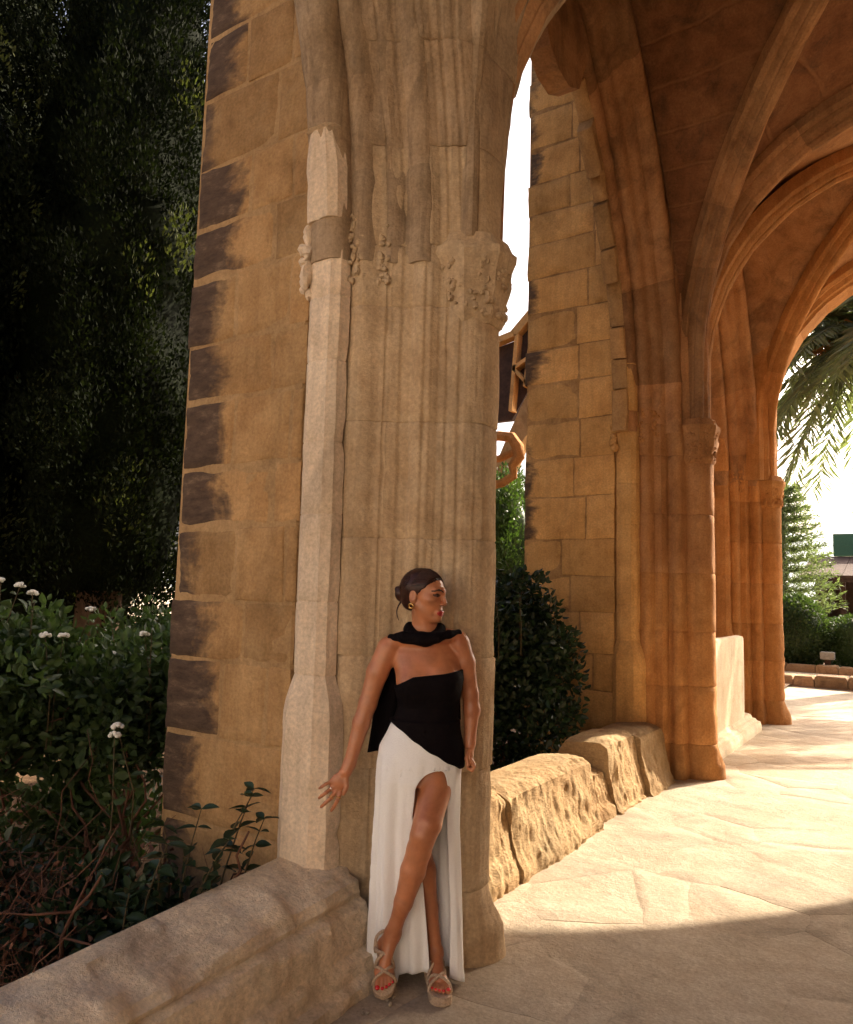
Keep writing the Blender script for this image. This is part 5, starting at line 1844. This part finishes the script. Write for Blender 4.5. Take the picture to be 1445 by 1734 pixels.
# hair: sleek cap, bun and a loose strand
H = Field((-0.13, -0.13, 1.40), (0.15, 0.13, 1.70), 0.003)
H.ell(hp(-0.014, 0, 0.021), (0.100, 0.077, 0.0845), 0.0, axes=HAX)
H.ell(hp(-0.060, 0, -0.035), (0.042, 0.050, 0.045), 0.02, axes=HAX)
sl, (X, Y, Z) = H.region((-0.13, -0.13, 1.40), (0.15, 0.13, 1.70))
q = np.stack([X - HC[0], Y - HC[1], Z - HC[2]], -1)
f_, e_, z_ = q @ HF, q @ HE, q @ HZ
line = np.interp(z_, [-0.09, -0.045, -0.024, 0.010, 0.045, 0.07, 0.10], [-0.050, -0.036, -0.006, 0.022, 0.056, 0.078, 0.10])
line = line + 0.0022 * np.sin(z_ * 420 + e_ * 260) + 0.0018 * np.sin(e_ * 610 + 1.0)
H.put(sl, ((f_ - line) * 0.8).astype(np.float32) * -1, 0.004, 'sub')
groove = 0.0004 * np.sin(np.arctan2(e_, z_ - 0.03) * 60)
H.v = (H.v + np.pad(groove, [(0, a - b) for a, b in zip(H.v.shape, groove.shape)]).astype(np.float32)) if groove.shape != H.v.shape else (H.v + groove).astype(np.float32)
H.ell(hp(-0.106, 0.006, -0.012), (0.028, 0.038, 0.036), 0.012, axes=HAX)
H.cone(hp(-0.118, 0.028, 0.006), hp(-0.114, -0.026, -0.032), 0.012, 0.010, 0.004)
V, F = H.mesh()
hair = under(fast_mesh('hair', to_world(V), F[:, ::-1], M['hair'], None, True), PERSON)
V, F = tube([hp(-0.080 - 0.030 * math.sin(t * 2.6), 0.03, -0.030 - 0.095 * t) for t in np.linspace(0, 1, 12)], np.linspace(0.0045, 0.0015, 12), 6)
w_obj('loose_strand', V, F, M['hair'])

rh = np.random.default_rng(5)
parts = []
for q in range(150):
    e0 = rh.uniform(-0.066, 0.068)
    th = rh.uniform(0.35, 1.5)
    pts3 = []
    z0_ = 0.02 + 0.083 * math.sin(th) * math.sqrt(max(0, 1 - (e0 / 0.078) ** 2))
    fl = np.interp(z0_, [-0.024, 0.010, 0.045, 0.07, 0.10], [-0.002, 0.026, 0.060, 0.082, 0.10]) + rh.uniform(-0.004, 0.004)
    for t in np.linspace(0, 1, 7):
        f = fl * (1 - t) + (-0.09) * t
        zz3 = z0_ + (-0.012 - z0_) * t ** 2.2
        ee = e0 * (1 - 0.55 * t ** 2)
        v = np.array([(f + 0.014) / 0.1008, ee / 0.0778, (zz3 - 0.021) / 0.0853])
        v = v / np.linalg.norm(v) * (1.0 + 0.004 * rh.random())
        pts3.append(hp(v[0] * 0.1008 - 0.014, v[1] * 0.0778, v[2] * 0.0853 + 0.021))
    parts.append(tube(pts3, [0.0005, 0.0010, 0.0011, 0.0011, 0.0010, 0.0008, 0.0004], 4))
V, F = merge(parts)
tag(w_obj('hair_strands', V, F, M['hair']), kind='stuff')
# earring: a small gold knot of two hoops
ear = hp(-0.012, 0.079, -0.056)
for a, off, r in ((0.3, 0.0, 0.0105), (1.5, 0.007, 0.0085)):
    ring = [ear + HF * (r * math.cos(t)) + (HZ * math.cos(a) + HE * math.sin(a)) * (r * math.sin(t)) - HZ * off for t in np.linspace(0, 2 * math.pi, 17)]
    V, F = tube(ring, 0.0034, 8, cap=False)
    w_obj('earring', V, F, M['gold'])


def finger_ring(a, b, t, r, mat):
    a, b = np.array(a), np.array(b)
    c = a + (b - a) * t
    d = (b - a) / np.linalg.norm(b - a)
    u = np.cross(d, (0, 0, 1.0)); u /= np.linalg.norm(u); v = np.cross(d, u)
    V, F = tube([c + u * r * math.cos(q) + v * r * math.sin(q) for q in np.linspace(0, 2 * math.pi, 15)], 0.0022, 6, cap=False)
    w_obj('finger_ring', V, F, mat)


finger_ring(fing['middle'][0], fing['middle'][1], 0.75, 0.0100, M['gold'])
finger_ring(fing['index'][0], fing['index'][1], 0.55, 0.0100, M['gold'])
finger_ring(fing['ring'][0], fing['ring'][1], 0.25, 0.0098, M['silver'])
finger_ring((0.226, 0.013, 0.882), (0.238, 0.016, 0.860), 0.7, 0.0105, M['gold'])

# black strapless top, slanting hem
SK = [(1.03, 0.030, 0.000, 0.133, 0.092, 0.090), (0.98, 0.022, -0.002, 0.147, 0.100, 0.098), (0.93, 0.016, -0.005, 0.168, 0.112, 0.105), (0.86, 0.012, -0.006, 0.175, 0.124, 0.108), (0.80, 0.010, -0.005, 0.175, 0.122, 0.108), (0.72, 0.009, -0.004, 0.174, 0.098, 0.108),
      (0.60, 0.006, 0.0, 0.175, 0.070, 0.104), (0.40, 0.010, 0.0, 0.182, 0.058, 0.100), (0.20, 0.016, 0.0, 0.190, 0.055, 0.096), (0.00, 0.024, 0.0, 0.196, 0.056, 0.092)]
SK = np.array(SK)[::-1]


def skirt_at(z, ph):
    cs, cd, a, bf, bb = (np.interp(z, SK[:, 0], SK[:, i]) for i in (1, 2, 3, 4, 5))
    b = np.where(np.cos(ph) > 0, bf, bb)
    return cs + a * np.sin(ph), cd + b * np.cos(ph)


T = Field((-0.20, -0.16, 0.80), (0.25, 0.19, 1.28), 0.003)
T.column(TORSO, 0.01)
for c in ((-0.018, 0.050, 1.185), (0.104, 0.047, 1.198)):
    T.ell(c, (0.062, 0.056, 0.058), 0.04)
T.column([(r[0], r[1], r[2], r[3] + 0.003, (r[4] + r[5]) / 2 + 0.005) for r in SK if r[0] >= 0.74 and r[0] < 1.04], 0.02)
T.ell((0.043, 0.070, 1.19), (0.085, 0.030, 0.050), 0.03)
T.v -= 0.0065
sl, (X, Y, Z) = T.region((-0.20, -0.16, 0.80), (0.25, 0.19, 1.28))
zt = np.where(Y > -0.02, np.interp(X, [-0.115, -0.095, -0.06, -0.02, 0.04, 0.10, 0.18], [1.172, 1.178, 1.198, 1.219, 1.226, 1.234, 1.248]), 1.20)
zb = np.interp(X, [-0.13, -0.09, 0.03, 0.18], [1.036, 1.020, 0.938, 0.850]) + 0.002 * np.sin(X * 90)
T.put(sl, -np.maximum(Z - zt, zb - Z).astype(np.float32), 0.004, 'sub')
V, F = T.mesh()
wr = 0.0022 * fbm(V * np.array([1, 1, 1.6]), 16, 2, 2)
V = V + np.stack([wr * np.sign(V[:, 0] - 0.035), wr, 0 * wr], 1)
under(fast_mesh('strapless_top', to_world(V), F[:, ::-1], M['black'], None, True), PERSON)

# white skirt with the open slit
nz, nph = 70, 150
zs = np.concatenate([np.linspace(1.025, 0.86, 14), 0.842 - 0.242 * np.linspace(0, 1, 40) ** 2, np.linspace(0.59, 0.0, 34)])
rows = []
for z in zs:
    t = max(0.0, (0.9 - z) / 0.9)
    if z > 0.842:
        pl, pr = math.radians(31.0), math.radians(31.0)
    else:
        u = min(1.0, (0.842 - z) / 0.09)
        g_ = math.sqrt(1 - (1 - u) ** 2)
        pl = math.radians(31 - 34 * g_ + np.interp(z, [0, 0.10, 0.35, 0.50, 0.65, 0.752], [19, 18, 13, 5, -2, 0]))
        pr = math.radians(31 + 13 * g_ + np.interp(z, [0, 0.30, 0.50, 0.70], [2, 5, 3, 0]))
    ph = np.linspace(pr, pl + 2 * math.pi, nph)
    zh = z + 0.0 * ph
    lowz = 0.022 + 0.014 * np.sin(ph * 3 + 1) + 0.03 * np.clip(np.cos(ph), 0, 1) * (np.sin(ph) > -0.4)
    zh = np.maximum(zh, lowz * 0 + z * (1 - 0) + lowz * (1 - z / 1.03))
    s_, d_ = skirt_at(np.minimum(zh, 1.03), ph)
    fold = (0.8 * (1 - 2 * np.abs(np.sin(ph * 5.0 + 0.4 + 0.6 * z)) ** 0.7) + 0.45 * np.sin(ph * 19 + 1.7) + 0.3 * np.sin(ph * 7 + 2.0 * z)) * 0.012 * t ** 0.5
    Q = np.stack([s_, d_, zh * 0.25], 1)
    fold = fold + 0.006 * t ** 0.5 * fbm(Q, 16, 6, 2)
    # folds fanning out of the slit's head
    dist = np.hypot((s_ - 0.10), (zh - 0.86))
    fold = fold + 0.0015 * np.exp(-(dist / 0.10) ** 2) * np.sin(np.arctan2(zh - 0.86, s_ - 0.10) * 9) * (np.cos(ph) > 0)
    # the cloth curls outwards along the open edges
    ed = np.minimum(np.arange(nph), np.arange(nph)[::-1]) / nph
    if z < 0.842:
        fold = fold + 0.010 * np.exp(-ed * 30) * min(1, (0.842 - z) * 6)
    s_ = s_ + np.sin(ph) * fold; d_ = d_ + np.cos(ph) * fold
    rows.append(np.stack([s_, d_, zh], 1))
inner = [r * 1.0 for r in rows]
V, F = loft(rows, False, False)
import bmesh
sk = w_obj('skirt', V, F, M['white'])
_b = bmesh.new(); _b.from_mesh(sk.data); bmesh.ops.remove_doubles(_b, verts=_b.verts[:], dist=2e-4); _b.to_mesh(sk.data); _b.free()
sk.data.polygons.foreach_set('use_smooth', np.full(len(sk.data.polygons), True))
so = sk.modifiers.new('thickness', 'SOLIDIFY'); so.thickness = 0.003; so.offset = 0

# scarf round the neck with a tail hanging behind the arm
Sc = Field((-0.20, -0.12, 1.28), (0.24, 0.16, 1.50), 0.003)
pts_ = [(-0.150, -0.045, 1.352, 0.010), (-0.118, 0.012, 1.372, 0.013), (-0.065, 0.052, 1.376, 0.022), (0.010, 0.068, 1.374, 0.028), (0.070, 0.062, 1.378, 0.023), (0.122, 0.038, 1.390, 0.017), (0.166, -0.004, 1.398, 0.013), (0.178, -0.050, 1.392, 0.010)]
for p, q_ in zip(pts_[:-1], pts_[1:]):
    Sc.cone(p[:3], q_[:3], p[3], q_[3], 0.010)
neck = []
for t in np.linspace(0, 2 * math.pi, 25):
    neck.append((0.022 + 0.066 * math.sin(t), -0.010 + 0.064 * math.cos(t), 1.400 + 0.016 * abs(math.sin(t)) - 0.030 * max(0, math.cos(t))))
for p, q_ in zip(neck[:-1], neck[1:]):
    Sc.cone(p, q_, 0.019, 0.019, 0.008)
for p, q_ in zip(neck[:-1], neck[1:]):
    Sc.cone(np.array(p) - (0, 0, .010), np.array(q_) - (0, 0, .010), 0.020, 0.020, 0.010)
V, F = Sc.mesh()
Vn = V + 0.003 * np.stack([fbm(V, 22, 1, 2), fbm(V, 22, 2, 2), fbm(V, 22, 3, 2)], 1)
scarf = under(fast_mesh('scarf', to_world(Vn), F[:, ::-1], M['black'], None, True), PERSON)


def cloth_panel(name, top, bot, d0, d1, parent, ph):
    rows = []
    for t in np.linspace(0, 1, 26):
        l = np.array(top[0]) * (1 - t) + np.array(bot[0]) * t
        r = np.array(top[1]) * (1 - t) + np.array(bot[1]) * t
        u = np.linspace(0, 1, 12)
        s_ = l[0] + (r[0] - l[0]) * u; z = l[1] + (r[1] - l[1]) * u
        d = d0 + (d1 - d0) * t + 0.010 * np.sin(u * 9 + ph + t) * (0.3 + t)
        rows.append(np.stack([s_, d, z], 1))
    V, F = loft(rows, False, False)
    o = w_obj(name, V, F, M['black'], parent)
    m = o.modifiers.new('thickness', 'SOLIDIFY'); m.thickness = 0.003
    return o


cloth_panel('tail', ((-0.150, 1.345), (-0.075, 1.345)), ((-0.207, 0.884), (-0.095, 0.892)), -0.085, -0.075, scarf, 0.4)
cloth_panel('tail', ((0.120, 1.36), (0.170, 1.36)), ((0.130, 1.030), (0.186, 1.022)), -0.098, -0.100, scarf, 1.8)


# rope sandals
def sandal(Ft, flip):
    L = Ft.L + 0.012
    ls = np.array([-0.010, 0.0, 0.03, 0.10, 0.30, 0.50, 0.68, 0.80, 0.90, 0.97, 1.02])
    wd = np.array([0.004, 0.020, 0.030, 0.034, 0.030, 0.033, 0.042, 0.044, 0.040, 0.030, 0.006])
    cw = np.array([0, 0, 0, 0, -0.002, -0.003, 0.0, 0.001, 0.003, 0.004, 0.006])
    out = [(l * L if l > 0 else l, w + c) for l, w, c in zip(ls, wd, cw)] + [(l * L if l > 0 else l, -w + c) for l, w, c in zip(ls[::-1], wd[::-1], cw[::-1])]
    out = subdiv_ring(np.array(out), 2)
    rings = []
    for h, g in ((-0.036, 0.94), (-0.034, 0.985), (-0.027, 1.02), (-0.020, 0.985), (-0.013, 1.02), (-0.006, 0.985), (-0.001, 1.0), (0.001, 0.95), (0.0, 0.80)):
        c = out.mean(0)
        o = c + (out - c) * g
        rings.append(np.array([Ft.p(l, w, h) for l, w in o]))
    V, F = loft(rings)
    if flip:
        F = [f[::-1] for f in F]
    s_ = w_obj('sandal', V, F, M['rope'], PERSON, True, None, 50)
    def strap(pts, r=0.0062):
        pts = [np.array(Ft.p(l * Ft.L, w, h)) for l, w, h in pts]
        # smooth the polyline
        P = []
        for i in range(len(pts) - 1):
            p0, p1, p2, p3 = pts[max(0, i - 1)], pts[i], pts[i + 1], pts[min(len(pts) - 1, i + 2)]
            for t in np.linspace(0, 1, 6, endpoint=False):
                P.append(0.5 * ((2 * p1) + (-p0 + p2) * t + (2 * p0 - 5 * p1 + 4 * p2 - p3) * t * t + (-p0 + 3 * p1 - 3 * p2 + p3) * t ** 3))
        P.append(pts[-1])
        V, F = tube(P, r, 8)
        w_obj('strap', V, F, M['rope'], s_)
    strap([(0.86, 0.044, -0.004), (0.80, 0.036, 0.024), (0.72, 0.010, 0.038), (0.62, -0.022, 0.034), (0.56, -0.037, -0.004)])
    strap([(0.82, -0.044, -0.004), (0.77, -0.034, 0.020), (0.71, -0.004, 0.038), (0.62, 0.026, 0.040), (0.56, 0.036, -0.004)])
    strap([(0.56, 0.036, -0.004), (0.50, 0.030, 0.040), (0.42, 0.004, 0.062), (0.34, -0.026, 0.052), (0.24, -0.034, 0.030)])
    strap([(0.54, -0.036, -0.004), (0.50, -0.030, 0.034), (0.43, -0.002, 0.063), (0.34, 0.030, 0.054), (0.24, 0.036, 0.034)])
    strap([(0.24, 0.036, -0.004), (0.22, 0.037, 0.034), (0.06, 0.030, 0.050), (-0.04, 0.0, 0.054), (0.06, -0.030, 0.050), (0.22, -0.036, 0.030), (0.24, -0.034, -0.004)])
    return s_


sandal(F1, False)
sandal(F2, True)
for Ft in (F1, F2):
    L = Ft.L
    for (w, ll, r) in ((0.028, 0.93, 0.0120), (0.009, 0.95, 0.0088), (-0.006, 0.925, 0.0082), (-0.019, 0.885, 0.0078), (-0.031, 0.84, 0.0075)):
        c = Ft.p(ll * L + r * 0.35, w, 0.010 + r * 0.62)
        v, f = lump((0, 0, 0), (1, 1, 1), 1, 6, 0.0)
        v = c + np.outer(v[:, 0], Ft.l) * r * 0.85 + np.outer(v[:, 1], Ft.w) * r * 0.75 + np.outer(v[:, 2], Ft.u) * r * 0.5
        w_obj('toenail', v, f, M['nail'])
